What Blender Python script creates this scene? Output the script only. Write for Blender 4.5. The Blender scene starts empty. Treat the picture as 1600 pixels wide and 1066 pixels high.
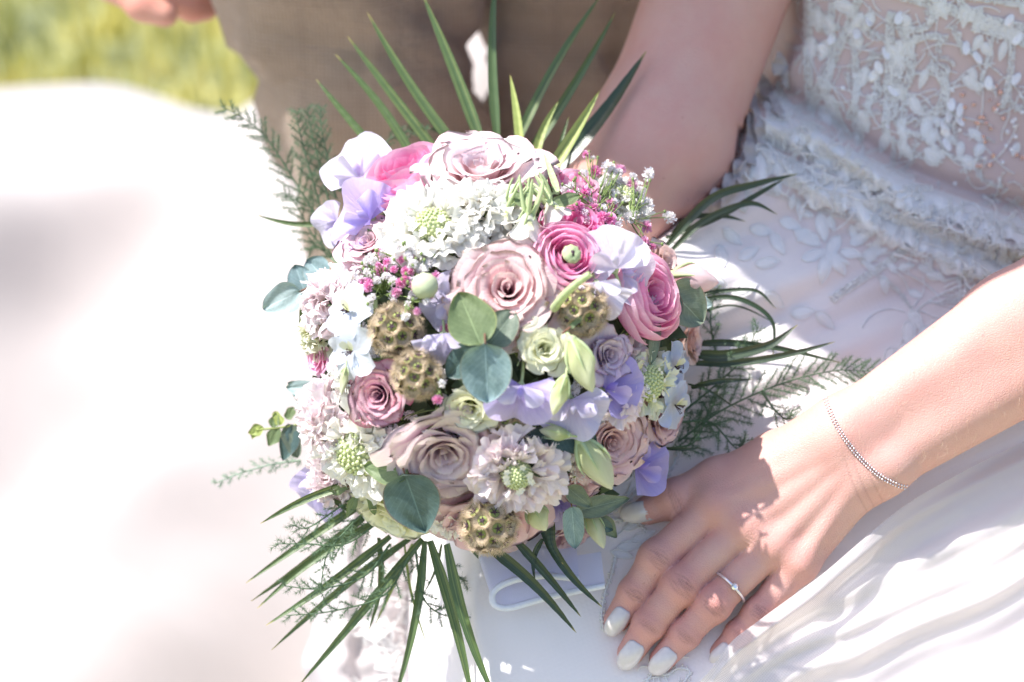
import bpy, math, random
import numpy as np
from mathutils import Matrix, Vector

# ------------------------------------------------------------------ camera, sky, sun, exposure
SC = bpy.context.scene
COL = SC.collection
PITCH = math.radians(25)
cam_d = bpy.data.cameras.new('camera')
cam = bpy.data.objects.new('camera', cam_d)
COL.objects.link(cam)
CAMLOC = Vector((0, -1.29, 1.10))
cam.location = CAMLOC
cam.rotation_euler = (math.radians(90) - PITCH, 0, 0)
cam_d.lens = 85
cam_d.sensor_width = 36
cam_d.clip_start = 0.05
cam_d.clip_end = 400
cam_d.dof.use_dof = True
cam_d.dof.focus_distance = 1.438
cam_d.dof.aperture_fstop = 3.7
SC.camera = cam
CM = Matrix.Translation(CAMLOC) @ Matrix.Rotation(math.radians(90) - PITCH, 4, 'X')
CR = np.array(CM.to_3x3())
CT = np.array(CAMLOC)

SUN_CAM = np.array((-0.46, 0.78, 0.37))          # direction to the sun, in camera axes
sw = CR @ (SUN_CAM / np.linalg.norm(SUN_CAM))
sun_el = math.asin(sw[2])
sun_az = math.atan2(sw[0], sw[1])
world = bpy.data.worlds.new('World')
SC.world = world
world.use_nodes = True
wn = world.node_tree
bg = wn.nodes['Background']
sky = wn.nodes.new('ShaderNodeTexSky')
sky.sky_type = 'NISHITA'
sky.sun_disc = False
sky.sun_elevation = sun_el
sky.sun_rotation = sun_az
sky.air_density = 1.0
sky.dust_density = 1.5
wn.links.new(sky.outputs[0], bg.inputs[0])
bg.inputs[1].default_value = 0.15
sl = bpy.data.lights.new('sun', 'SUN')
sl.energy = 4.7
sl.angle = math.radians(0.6)
sl.color = (1.0, 0.965, 0.915)
sun = bpy.data.objects.new('sun', sl)
COL.objects.link(sun)
sun.location = (-3, 0, 6)
sun.rotation_euler = Vector(sw).to_track_quat('Z', 'Y').to_euler()
SC.view_settings.view_transform = 'Standard'
SC.view_settings.look = 'None'
SC.view_settings.gamma = 1
SC.view_settings.exposure = 0.86
try:
    SC.cycles.use_denoising = True
    SC.cycles.max_bounces = 8
    SC.cycles.transparent_max_bounces = 10
    SC.cycles.caustics_reflective = False
    SC.cycles.caustics_refractive = False
except Exception:
    pass

# ------------------------------------------------------------------ helpers
K = 0.4235294 / 1600.0
PX = K * 1.42            # metres in one photo pixel at the bouquet's distance

def W(px, py, d):
    """point in camera axes, from where it is seen and how far away it is"""
    return np.array(((px - 800) * K * d, (533 - py) * K * d, -d))

def Wv(px, py, d):
    px, py, d = np.broadcast_arrays(np.asarray(px, float), np.asarray(py, float), np.asarray(d, float))
    return np.stack(((px - 800) * K * d, (533 - py) * K * d, -d), -1)

def to_world(P):
    return P @ CR.T + CT

def norm(v):
    v = np.asarray(v, float)
    return v / (np.linalg.norm(v, axis=-1, keepdims=True) + 1e-12)

def sstep(a, b, x):
    t = np.clip((x - a) / (b - a), 0, 1)
    return t * t * (3 - 2 * t)

WM = {}

def link(o, parent=None, M=None):
    COL.objects.link(o)
    M = M.copy() if M is not None else Matrix.Identity(4)
    if parent is not None:
        o.parent = parent
        o.matrix_local = WM[parent.name].inverted() @ M
    else:
        o.matrix_local = M
    WM[o.name] = M
    return o

def empty(name, loc_cam, label=None, cat=None, group=None):
    o = bpy.data.objects.new(name, None)
    o.empty_display_size = 0.05
    link(o, None, Matrix.Translation(Vector(to_world(np.asarray(loc_cam, float)))))
    tag(o, label, cat, group)
    return o

def tag(o, label=None, cat=None, group=None, kind=None):
    if label: o['label'] = label
    if cat: o['category'] = cat
    if group: o['group'] = group
    if kind: o['kind'] = kind
    return o

def mesh(name, V, F, mat, attrs=None, smooth=True):
    """V (n,3) array, F (m,3) or (m,4) array or list of both"""
    me = bpy.data.meshes.new(name)
    V = np.asarray(V, np.float32)
    if isinstance(F, np.ndarray):
        k = F.shape[1]
        me.vertices.add(len(V)); me.vertices.foreach_set('co', V.ravel())
        me.loops.add(F.size); me.loops.foreach_set('vertex_index', F.ravel().astype(np.int32))
        me.polygons.add(len(F))
        me.polygons.foreach_set('loop_start', (np.arange(len(F)) * k).astype(np.int32))
        try:
            me.polygons.foreach_set('loop_total', np.full(len(F), k, np.int32))
        except Exception:
            pass
        me.update(calc_edges=True)
    else:
        me.from_pydata(V.tolist(), [], F)
        me.update()
    if smooth:
        me.polygons.foreach_set('use_smooth', np.ones(len(me.polygons), bool))
    if attrs:
        for k_, a in attrs.items():
            at = me.attributes.new(k_, 'FLOAT', 'POINT')
            at.data.foreach_set('value', np.asarray(a, np.float32).ravel())
    if mat is not None:
        me.materials.append(mat)
    return me

def mobj(name, me, parent=None, M=None, **kw):
    o = bpy.data.objects.new(name, me)
    link(o, parent, M)
    tag(o, **kw)
    return o

def camobj(name, V, F, mat, parent=None, attrs=None, smooth=True, origin=None, **kw):
    """vertices given in camera axes; stored around the object's own origin, world orientation"""
    Wd = to_world(np.asarray(V, float))
    if origin is None:
        c = Wd.mean(0)
    else:
        c = to_world(np.asarray(origin, float))
    me = mesh(name, Wd - c, F, mat, attrs, smooth)
    return mobj(name, me, parent, Matrix.Translation(Vector(c)), **kw)

def quads(nu, nv, closed_u=False):
    i = np.arange(nu if closed_u else nu - 1)[:, None]
    j = np.arange(nv - 1)[None, :]
    i2 = (i + 1) % nu
    return np.stack((i * nv + j, i2 * nv + j, i2 * nv + j + 1, i * nv + j + 1), -1).reshape(-1, 4)

class Acc:
    """collects many small pieces into one mesh"""
    def __init__(s): s.V = []; s.F = []; s.n = 0; s.A = []
    def add(s, V, F, a=0.0):
        V = np.asarray(V, float).reshape(-1, 3)
        F = np.asarray(F)
        if F.shape[1] == 3:
            F = np.concatenate((F, F[:, :1] * 0 - 1), 1)
        s.V.append(V); s.F.append(np.where(F < 0, -1, F + s.n)); s.n += len(V)
        s.A.append(np.full(len(V), float(a)) if np.isscalar(a) else np.asarray(a, float).ravel())
    def get(s):
        V = np.concatenate(s.V); F = np.concatenate(s.F)
        tri = F[:, 3] < 0
        if tri.all():
            return V, F[:, :3], np.concatenate(s.A)
        if not tri.any():
            return V, F, np.concatenate(s.A)
        a = np.concatenate((F[tri][:, :3], F[~tri][:, [0, 1, 2]], F[~tri][:, [0, 2, 3]]))
        return V, a, np.concatenate(s.A)

def tube(P, r, n=6, caps=True):
    P = np.asarray(P, float); m = len(P)
    r = np.broadcast_to(np.asarray(r, float), (m,))
    T = norm(np.gradient(P, axis=0))
    ref = np.array((0.0, 0.0, 1.0))
    if abs(T[:, 2]).mean() > 0.9: ref = np.array((0.0, 1.0, 0.0))
    X = norm(np.cross(T, ref)); Y = np.cross(X, T)
    a = np.linspace(0, 2 * math.pi, n, endpoint=False)
    V = P[None] + r[None, :, None] * (np.cos(a)[:, None, None] * X[None] + np.sin(a)[:, None, None] * Y[None])
    return V.reshape(-1, 3), quads(n, m, True)

def bez(p0, p1, p2, n=12):
    t = np.linspace(0, 1, n)[:, None]
    return (1 - t) ** 2 * np.asarray(p0, float) + 2 * t * (1 - t) * np.asarray(p1, float) + t * t * np.asarray(p2, float)

def catmull(P, n=8):
    P = np.asarray(P, float)
    Q = np.vstack((2 * P[0] - P[1], P, 2 * P[-1] - P[-2]))
    out = []
    for i in range(1, len(Q) - 2):
        t = np.linspace(0, 1, n, endpoint=False)[:, None]
        a, b, c, d = Q[i - 1], Q[i], Q[i + 1], Q[i + 2]
        out.append(0.5 * (2 * b + (c - a) * t + (2 * a - 5 * b + 4 * c - d) * t ** 2 + (3 * b - a - 3 * c + d) * t ** 3))
    return np.vstack(out + [P[-1:]])

def icos(sub=0):
    p = (1 + 5 ** .5) / 2
    V = norm(np.array([(-1, p, 0), (1, p, 0), (-1, -p, 0), (1, -p, 0), (0, -1, p), (0, 1, p), (0, -1, -p), (0, 1, -p), (p, 0, -1), (p, 0, 1), (-p, 0, -1), (-p, 0, 1)], float))
    F = np.array([(0, 11, 5), (0, 5, 1), (0, 1, 7), (0, 7, 10), (0, 10, 11), (1, 5, 9), (5, 11, 4), (11, 10, 2), (10, 7, 6), (7, 1, 8), (3, 9, 4), (3, 4, 2), (3, 2, 6), (3, 6, 8), (3, 8, 9), (4, 9, 5), (2, 4, 11), (6, 2, 10), (8, 6, 7), (9, 8, 1)])
    for _ in range(sub):
        V = V.tolist(); new = []; cache = {}
        def mid(a, b):
            k = (min(a, b), max(a, b))
            if k not in cache:
                m = norm((np.array(V[a]) + np.array(V[b])) / 2); V.append(m.tolist()); cache[k] = len(V) - 1
            return cache[k]
        for a, b, c in F:
            x, y, z = mid(a, b), mid(b, c), mid(c, a)
            new += [(a, x, z), (b, y, x), (c, z, y), (x, y, z)]
        V = np.array(V); F = np.array(new)
    return V, F
ICO0 = icos(0); ICO1 = icos(1); ICO2 = icos(2)

def frame(n, roll=0.0):
    """rotation (camera axes) whose z is n; y points up the picture, turned by roll degrees"""
    z = norm(n)
    up = np.array((0, 1.0, 0)) if abs(z[1]) < .95 else np.array((0, 0, -1.0))
    x = norm(np.cross(up, z)); y = np.cross(z, x)
    c, s = math.cos(math.radians(roll)), math.sin(math.radians(roll))
    return np.stack((c * x + s * y, -s * x + c * y, z), 1)

def place(p, n, roll, scale):
    """world matrix from camera-axes position and frame"""
    R = CR @ frame(n, roll) * scale
    M = Matrix(((R[0, 0], R[0, 1], R[0, 2], 0), (R[1, 0], R[1, 1], R[1, 2], 0), (R[2, 0], R[2, 1], R[2, 2], 0), (0, 0, 0, 1)))
    M.translation = Vector(to_world(np.asarray(p, float)))
    return M

def nz(P, f, seed=0):
    """cheap smooth noise of points, about -1..1"""
    P = np.asarray(P, float) * f
    s = seed * 1.37
    a = np.sin(P[..., 0] * 1.7 + 1.3 * np.sin(P[..., 1] * 1.1 + s) + s)
    b = np.sin(P[..., 1] * 2.1 + 1.1 * np.sin(P[..., 2] * 1.3 + s * 2) + 2.1 * s)
    c = np.sin(P[..., 2] * 1.9 + 1.2 * np.sin(P[..., 0] * 1.5 + s * 3) + .7 * s)
    return (a + b + c) / 3

# ------------------------------------------------------------------ materials
def lin(c):
    """sRGB 0-255 to linear"""
    o = []
    for x in c:
        x = x / 255.0
        o.append(x / 12.92 if x <= .04045 else ((x + .055) / 1.055) ** 2.4)
    return tuple(o) + (1.0,)

class NT:
    def __init__(s, name):
        s.m = bpy.data.materials.new(name); s.m.use_nodes = True
        s.t = s.m.node_tree; s.b = s.t.nodes['Principled BSDF']; s.out = s.t.nodes['Material Output']
    def n(s, k, **kw):
        x = s.t.nodes.new('ShaderNode' + k)
        for a, b in kw.items(): setattr(x, a, b)
        return x
    def l(s, a, b): s.t.links.new(a, b)
    def val(s, sock, v):
        if hasattr(v, 'links') or hasattr(v, 'is_linked'): s.l(v, sock)
        else: sock.default_value = v
    def attr(s, name): return s.n('Attribute', attribute_name=name).outputs['Fac']
    def coord(s, k='Object'): return s.n('TexCoord').outputs[k]
    def noise(s, sc, detail=4, rough=.55, vec=None, dist=0):
        x = s.n('TexNoise'); x.inputs['Scale'].default_value = sc; x.inputs['Detail'].default_value = detail
        x.inputs['Roughness'].default_value = rough; x.inputs['Distortion'].default_value = dist
        s.l(vec if vec is not None else s.coord(), x.inputs['Vector']); return x.outputs['Fac']
    def ramp(s, fac, stops):
        x = s.n('ValToRGB'); e = x.color_ramp.elements
        while len(e) < len(stops): e.new(.5)
        for i, (p, c) in enumerate(stops):
            e[i].position = p; e[i].color = c if len(c) == 4 else tuple(c) + (1,)
        s.l(fac, x.inputs[0]); return x.outputs[0]
    def mix(s, f, a, b, mode='MIX'):
        x = s.n('Mix', data_type='RGBA', blend_type=mode)
        s.val(x.inputs[0], f); s.val(x.inputs[6], a); s.val(x.inputs[7], b); return x.outputs[2]
    def math(s, op, a, b=0.0):
        x = s.n('Math', operation=op); s.val(x.inputs[0], a); s.val(x.inputs[1], b); return x.outputs[0]
    def bump(s, h, st=.3, dist=.001):
        x = s.n('Bump'); x.inputs['Strength'].default_value = st; x.inputs['Distance'].default_value = dist
        s.l(h, x.inputs['Height']); s.l(x.outputs[0], s.b.inputs['Normal']); return x.outputs[0]
    def comb(s, x_, y_, z_=0.0):
        x = s.n('CombineXYZ'); s.val(x.inputs[0], x_); s.val(x.inputs[1], y_); s.val(x.inputs[2], z_); return x.outputs[0]
    def translucent(s, col, amount, normal=None):
        tr = s.n('BsdfTranslucent'); s.val(tr.inputs[0], col)
        mx = s.n('MixShader'); mx.inputs[0].default_value = amount
        if normal is not None: s.l(normal, tr.inputs['Normal'])
        s.l(s.b.outputs[0], mx.inputs[1]); s.l(tr.outputs[0], mx.inputs[2]); s.l(mx.outputs[0], s.out.inputs[0])

def petal_mat(name, base, mid, edge, tr=.35, rough=.5, vein=.65, p=(0, .5, 1), rimc=None):
    """pigment runs from the petal's foot (t=0) to its rim (t=1); s runs across"""
    m = NT(name)
    t = m.attr('t'); s_ = m.attr('s')
    vec = m.comb(m.math('MULTIPLY', s_, 26.0), m.math('MULTIPLY', t, 2.2))
    vn = m.noise(1.0, 3, .6, vec)
    pn = m.noise(1.0, 3, .5, m.coord())
    tt = m.math('ADD', t, m.math('MULTIPLY', m.math('SUBTRACT', vn, .5), .25))
    st = [(p[0], lin(base)), (p[1], lin(mid)), (p[2], lin(edge))]
    if rimc: st = [(p[0], lin(base)), (p[1], lin(mid)), (.93, lin(edge)), (1.0, lin(rimc))]
    col = m.ramp(tt, st)
    oi = m.n('ObjectInfo').outputs['Random']
    hs = m.n('HueSaturation'); m.l(col, hs.inputs['Color'])
    m.l(m.math('ADD', .93, m.math('MULTIPLY', oi, .12)), hs.inputs['Value'])
    m.l(m.math('ADD', .85, m.math('MULTIPLY', oi, .3)), hs.inputs['Saturation'])
    c2 = m.mix(m.math('MULTIPLY', m.math('SUBTRACT', 1.0, vn), vein * .5), hs.outputs[0], m.mix(1.0, hs.outputs[0], lin(mid), 'MULTIPLY'))
    m.l(c2, m.b.inputs['Base Color'])
    m.b.inputs['Roughness'].default_value = rough
    m.b.inputs['Specular IOR Level'].default_value = .3
    m.b.inputs['Sheen Weight'].default_value = .15
    sp_ = m.ramp(m.noise(5.0, 3, .7, m.coord()), [(.66, (0, 0, 0, 1)), (.74, (.30, .30, .30, 1))])
    c2 = m.mix(m.math('MULTIPLY', sp_, t), c2, lin(tuple(x * .78 for x in mid)))
    m.l(c2, m.b.inputs['Base Color'])
    nb = m.bump(m.math('ADD', vn, m.math('MULTIPLY', m.noise(7.0, 4, .6, m.coord()), .6)), .7, .0007)
    m.translucent(c2, tr, nb)
    return m.m

def leaf_mat(name, c1, c2, rough=.5, tr=.18, speck=True, edge=None, spec=.4):
    m = NT(name)
    t = m.attr('t'); s_ = m.attr('s')
    n1 = m.noise(.045, 5, .65, m.coord())
    col = m.ramp(n1, [(.3, lin(c1)), (.7, lin(c2))])
    # midrib and side veins
    rib = m.math('LESS_THAN', m.math('ABSOLUTE', s_), .028)
    ph = m.math('ADD', m.math('MULTIPLY', t, 9.0), m.math('MULTIPLY', m.math('ABSOLUTE', s_), -3.5))
    vv = m.math('GREATER_THAN', m.math('SINE', m.math('MULTIPLY', ph, 6.283)), .93)
    vf = m.math('MAXIMUM', rib, m.math('MULTIPLY', vv, .35))
    col = m.mix(m.math('MULTIPLY', vf, .5), col, lin(tuple(min(255, x * 1.25 + 12) for x in c2)))
    if speck:
        sp = m.noise(.42, 2, .7, m.coord())
        col = m.mix(m.ramp(sp, [(.6, (0, 0, 0, 1)), (.72, (.45, .45, .45, 1))]), col, lin(tuple(x * .55 for x in c1)))
    if edge:
        ed = m.math('GREATER_THAN', m.math('ABSOLUTE', s_), .955)
        col = m.mix(m.math('MULTIPLY', ed, .6), col, lin(edge))
    m.l(col, m.b.inputs['Base Color'])
    m.b.inputs['Roughness'].default_value = rough
    m.b.inputs['Specular IOR Level'].default_value = spec
    h = m.math('ADD', m.math('MULTIPLY', vf, -.5), m.noise(.12, 5, .65, m.coord()))
    rv = m.n('MapRange'); m.l(m.noise(.05, 3, .6, m.coord()), rv.inputs[0]); rv.inputs[3].default_value = rough - .16; rv.inputs[4].default_value = rough + .2; m.l(rv.outputs[0], m.b.inputs['Roughness'])
    nb = m.bump(h, .6, .0006)
    m.translucent(m.mix(.5, col, lin((140, 170, 60))), tr, nb)
    return m.m

def plain(name, c, rough=.6, bs=200, bst=.2, var=.12, tr=0, metal=0, spec=.4, sheen=0):
    m = NT(name)
    n1 = m.noise(bs, 4, .6, m.coord())
    col = m.mix(n1, lin(tuple(x * (1 - var) for x in c)), lin(tuple(min(255, x * (1 + var)) for x in c)))
    m.l(col, m.b.inputs['Base Color'])
    m.b.inputs['Roughness'].default_value = rough
    m.b.inputs['Metallic'].default_value = metal
    m.b.inputs['Specular IOR Level'].default_value = spec
    m.b.inputs['Sheen Weight'].default_value = sheen
    nb = m.bump(n1, bst, .0004)
    if tr: m.translucent(col, tr, nb)
    return m.m

# ------------------------------------------------------------------ implicit surfaces for bodies
def cap(P, a, b, ra, rb):
    """rounded cone distance"""
    a = np.asarray(a, float); b = np.asarray(b, float)
    ab = b - a; t = np.clip(((P - a) @ ab) / (ab @ ab), 0, 1)
    d = np.linalg.norm(P - a - t[..., None] * ab, axis=-1)
    return d - (ra + (rb - ra) * t)

def ell(P, c, r, R=None):
    q = P - np.asarray(c, float)
    if R is not None: q = q @ R
    k = np.linalg.norm(q / np.asarray(r, float), axis=-1)
    return (k - 1) * min(r)

def smin(a, b, k):
    h = np.clip(.5 + .5 * (b - a) / k, 0, 1)
    return b * (1 - h) + a * h - k * h * (1 - h)

def nets(f, lo, hi, h):
    """surface nets of f(P)=0"""
    lo = np.asarray(lo, float); hi = np.asarray(hi, float)
    n = np.ceil((hi - lo) / h).astype(int) + 1
    xs = [lo[i] + h * np.arange(n[i]) for i in range(3)]
    # coarse pass first, then only the cells near the surface are looked at closely
    k = 4; nc = (n + k - 1) // k + 1
    C = [lo[i] + h * k * np.arange(nc[i]) for i in range(3)]
    Dc = f(np.stack(np.meshgrid(*C, indexing='ij'), -1)).astype(np.float32)
    D = np.repeat(np.repeat(np.repeat(Dc, k, 0), k, 1), k, 2)[:n[0], :n[1], :n[2]].copy()
    near = np.argwhere(np.abs(D) < h * k * 2.4)
    xa = [np.asarray(x) for x in xs]
    for s0 in range(0, len(near), 400000):
        q = near[s0:s0 + 400000]
        D[q[:, 0], q[:, 1], q[:, 2]] = f(np.stack([xa[i][q[:, i]] for i in range(3)], -1))
    S = D < 0
    c = [S[dx:n[0] - 1 + dx, dy:n[1] - 1 + dy, dz:n[2] - 1 + dz] for dx in (0, 1) for dy in (0, 1) for dz in (0, 1)]
    tot = sum(x.astype(np.int8) for x in c)
    act = (tot > 0) & (tot < 8)
    idx = np.argwhere(act)
    ids = -np.ones(act.shape, np.int64); ids[act] = np.arange(len(idx))
    acc = np.zeros((len(idx), 3)); cnt = np.zeros(len(idx))
    corners = [(dx, dy, dz) for dx in (0, 1) for dy in (0, 1) for dz in (0, 1)]
    for a in range(8):
        for b in range(a + 1, 8):
            ca, cb = np.array(corners[a]), np.array(corners[b])
            if abs(ca - cb).sum() != 1: continue
            ia = idx + ca; ib = idx + cb
            da = D[ia[:, 0], ia[:, 1], ia[:, 2]]; db = D[ib[:, 0], ib[:, 1], ib[:, 2]]
            m = (da < 0) != (db < 0)
            t = np.where(m, da / np.where(m, da - db, 1), 0)
            acc += np.where(m[:, None], ca + t[:, None] * (cb - ca), 0); cnt += m
    V = lo + h * (idx + acc / cnt[:, None])
    F = []
    for ax in range(3):
        o1, o2 = [(1, 2), (2, 0), (0, 1)][ax]
        sl0 = [slice(None)] * 3; sl1 = [slice(None)] * 3
        sl0[ax] = slice(0, n[ax] - 1); sl1[ax] = slice(1, n[ax])
        A = S[tuple(sl0)]; B = S[tuple(sl1)]
        e = np.argwhere(A != B)
        e = e[(e[:, o1] > 0) & (e[:, o2] > 0) & (e[:, o1] < n[o1] - 1) & (e[:, o2] < n[o2] - 1)]
        flip = A[e[:, 0], e[:, 1], e[:, 2]]
        q = []
        for d1, d2 in ((1, 1), (0, 1), (0, 0), (1, 0)):
            g = e.copy(); g[:, o1] -= d1; g[:, o2] -= d2
            q.append(ids[g[:, 0], g[:, 1], g[:, 2]])
        q = np.stack(q, 1)
        q[~flip] = q[~flip][:, ::-1]
        F.append(q)
    return V, np.concatenate(F)

random.seed(7)
rnd = random.Random(11)
U = rnd.uniform
# ------------------------------------------------------------------ ground, grass, far bushes
def grid_patch(x0, x1, y0, y1, step, f):
    xs = np.arange(x0, x1 + step * .5, step); ys = np.arange(y0, y1 + step * .5, step)
    X, Y = np.meshgrid(xs, ys, indexing='ij')
    return X, Y, f(X, Y), quads(len(xs), len(ys))

gm = NT('meadow_ground')
g1 = gm.noise(2.2, 5, .6, gm.coord()); g2 = gm.noise(9.0, 4, .6, gm.coord())
gc = gm.ramp(gm.math('ADD', gm.math('MULTIPLY', g1, .75), gm.math('MULTIPLY', g2, .25)), [(.36, lin((84, 94, 74))), (.47, lin((142, 144, 96))), (.56, lin((184, 174, 104))), (.68, lin((130, 140, 92)))])
gm.l(gc, gm.b.inputs['Base Color']); gm.b.inputs['Roughness'].default_value = .9; gm.bump(g2, .6, .02)
GX, GY = np.meshgrid(np.concatenate((-np.geomspace(120, .6, 22), np.linspace(-.5, .5, 5), np.geomspace(.6, 120, 22))), np.concatenate((np.linspace(-4, 5, 30), np.geomspace(5.3, 240, 20))), indexing='ij')
GZ = .02 * nz(np.stack((GX, GY, GX * 0), -1), 1.3) * np.exp(-np.abs(GX) / 20)
gme = mesh('ground', np.stack((GX, GY, GZ - .03), -1).reshape(-1, 3), quads(*GX.shape), gm.m)
mobj('ground', gme, kind='structure', label='grassy meadow ground in sun behind the dress')

def blades(name, n, x0, x1, y0, y1, h0, h1, mat, zf=None, wid=.006, seed=3, **kw):
    r = np.random.RandomState(seed)
    x = r.uniform(x0, x1, n); y = r.uniform(y0, y1, n)
    cl = nz(np.stack((x, y, x * 0), -1), 4.5, 2)
    h = r.uniform(h0, h1, n) * (1 + .5 * cl)
    a = r.uniform(0, 6.283, n); l = r.uniform(.1, .6, n) * h
    z = -.02 + (zf(x, y) if zf else 0)
    dx, dy = np.cos(a) * wid, np.sin(a) * wid
    lx, ly = np.cos(a + 1.2) * l, np.sin(a + 1.2) * l
    V = np.stack((np.stack((x - dx, y - dy, z + 0 * x), -1), np.stack((x + dx, y + dy, z + 0 * x), -1),
                  np.stack((x + dx * .6 + lx * .4, y + dy * .6 + ly * .4, z + h * .6), -1), np.stack((x - dx * .6 + lx * .4, y - dy * .6 + ly * .4, z + h * .6), -1),
                  np.stack((x + lx, y + ly, z + h), -1)), 1).reshape(-1, 3)
    b = np.arange(n)[:, None] * 5
    F = np.concatenate((b + [0, 1, 2], b + [0, 2, 3], b + [3, 2, 4]))
    me = mesh(name, V, F, mat, {'t': np.tile((0, 0, .6, .6, 1.0), n)})
    return mobj(name, me, **kw)
gb = NT('grass_blade')
gn = gb.noise(4.5, 3, .6, gb.coord())
gcol = gb.ramp(gn, [(.34, lin((96, 108, 80))), (.46, lin((156, 158, 92))), (.55, lin((206, 192, 98))), (.66, lin((150, 152, 122)))])
gb.l(gcol, gb.b.inputs['Base Color']); gb.b.inputs['Roughness'].default_value = .6
gb.translucent(gcol, .4)
blades('grass', 26000, -2.2, 1.6, 1.5, 6.0, .03, .08, gb.m, kind='stuff', label='tall sunlit yellow green grass beyond the spread train', cat='grass')

bush_m = NT('bush_leaf')
bcol = bush_m.ramp(bush_m.noise(5, 3, .6, bush_m.coord()), [(.35, lin((62, 82, 58))), (.6, lin((104, 122, 84))), (.75, lin((150, 156, 120)))])
bush_m.l(bcol, bush_m.b.inputs['Base Color']); bush_m.translucent(bcol, .3)
def bush(cx, cy, rx, ry, h, seed, label):
    r = np.random.RandomState(seed)
    e = empty('bush', np.zeros(3)); e.matrix_local = Matrix.Translation((cx, cy, 0)); WM[e.name] = e.matrix_local.copy()
    tag(e, label, 'bush', 'low bushes at the far edge of the meadow')
    n = 2600
    d = norm(r.normal(size=(n, 3))); d[:, 2] = np.abs(d[:, 2])
    rad = r.uniform(.55, 1.0, n) ** .5 * (1 + .25 * nz(d, 4, seed))
    c = d * rad[:, None] * (rx, ry, h)
    a = norm(r.normal(size=(n, 3))); b = norm(np.cross(a, r.normal(size=(n, 3))))
    s = r.uniform(.010, .020, n)[:, None]
    V = np.stack((c - a * s, c + b * s * .5, c + a * s, c - b * s * .5), 1).reshape(-1, 3)
    F = np.arange(n)[:, None] * 4 + [0, 1, 2, 3]
    mobj('foliage', mesh('foliage', V, F, bush_m.m), e, e.matrix_local.copy(), kind='stuff')
    A = Acc()
    for k in range(7):
        q = np.array((r.uniform(-.6, .6) * rx, r.uniform(-.6, .6) * ry, h * .75))
        v, f = tube(bez((0, 0, -.02), q * (.3, .3, .6), q, 6), np.linspace(.012, .004, 6), 5); A.add(v, f)
    V, F, _ = A.get()
    mobj('stem', mesh('stem', V, F, plain('bush_stem', (96, 78, 60), .8, 40)), e, e.matrix_local.copy())
bush(-.72, 2.75, .38, .22, .24, 1, 'grey green bush behind the grass at far left')
bush(-.28, 2.9, .34, .22, .26, 2, 'dark green bush in the meadow above the groom\'s open hand')

# ------------------------------------------------------------------ wedding dress
def fabric(name, c, rough=.75, tr=.25, weave=900, wst=.25, alpha=None, sheen=.3, c2=None, attr=None):
    m = NT(name)
    n1 = m.noise(30, 4, .6, m.coord())
    mp = m.n('Mapping'); m.l(m.coord(), mp.inputs[0]); mp.inputs['Rotation'].default_value = (.5, .4, .3)
    w = []
    for d in ('X', 'Z'):
        x = m.n('TexWave', wave_type='BANDS', bands_direction=d); x.inputs['Scale'].default_value = weave / 6.283 / 1.0
        x.inputs['Distortion'].default_value = .6; m.l(mp.outputs[0], x.inputs['Vector']); w.append(x.outputs['Fac'])
    wv = m.math('MAXIMUM', w[0], w[1])
    col = m.mix(n1, lin(tuple(x * .965 for x in c)), lin(c))
    if c2: col = m.mix(m.attr(attr), col, lin(c2))
    m.l(col, m.b.inputs['Base Color']); m.b.inputs['Roughness'].default_value = rough
    m.b.inputs['Sheen Weight'].default_value = sheen; m.b.inputs['Specular IOR Level'].default_value = .25
    nb = m.bump(m.math('ADD', m.math('MULTIPLY', wv, .6), n1), wst, .0005)
    tr_ = m.n('BsdfTranslucent'); m.l(col, tr_.inputs[0])
    mx = m.n('MixShader'); mx.inputs[0].default_value = tr
    m.l(m.b.outputs[0], mx.inputs[1]); m.l(tr_.outputs[0], mx.inputs[2])
    if alpha:
        tp = m.n('BsdfTransparent'); m2 = m.n('MixShader')
        a = m.math('ADD', alpha[0], m.math('MULTIPLY', wv, alpha[1] - alpha[0]))
        m.l(a, m2.inputs[0]); m.l(tp.outputs[0], m2.inputs[1]); m.l(mx.outputs[0], m2.inputs[2]); m.l(m2.outputs[0], m.out.inputs[0])
    else:
        m.l(mx.outputs[0], m.out.inputs[0])
    return m.m

M_satin = fabric('ivory_satin', (245, 238, 238), .9, .12, 700, .25, c2=(206, 180, 176), attr='nude')
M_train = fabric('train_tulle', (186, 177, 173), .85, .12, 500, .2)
M_over = fabric('veil_tulle', (248, 240, 238), .95, .35, 2600, .5, alpha=(.35, .75))
M_lacefront = fabric('lace_panel', (204, 196, 196), .7, .25, 700, .3)
M_lace = plain('lace_cord', (252, 248, 248), .55, 900, .3, .05, tr=.2, sheen=.2)
M_bead = plain('glass_bead', (253, 248, 242), .25, 300, .05, .12, tr=.15, spec=.9)
M_seq = plain('pearl_sequin', (232, 228, 228), .12, 200, .05, .05, spec=1.0)
M_seqc = plain('copper_sequin', (226, 180, 160), .15, 200, .05, .1, spec=1.0, metal=.5)

dress = empty('wedding_dress', W(1300, 900, 1.6), "bride's white beaded lace wedding dress with its long tulle train spread on the grass", 'dress')

def ip(x, xs, ys):
    """smooth interpolation through knots"""
    xs = np.asarray(xs, float); ys = np.asarray(ys, float)
    m = np.gradient(ys, xs)
    i = np.clip(np.searchsorted(xs, x) - 1, 0, len(xs) - 2)
    h = xs[i + 1] - xs[i]; t = np.clip((x - xs[i]) / h, 0, 1)
    return (2 * t**3 - 3 * t**2 + 1) * ys[i] + (t**3 - 2 * t**2 + t) * h * m[i] + (-2 * t**3 + 3 * t**2) * ys[i + 1] + (t**3 - t**2) * h * m[i + 1]

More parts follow.
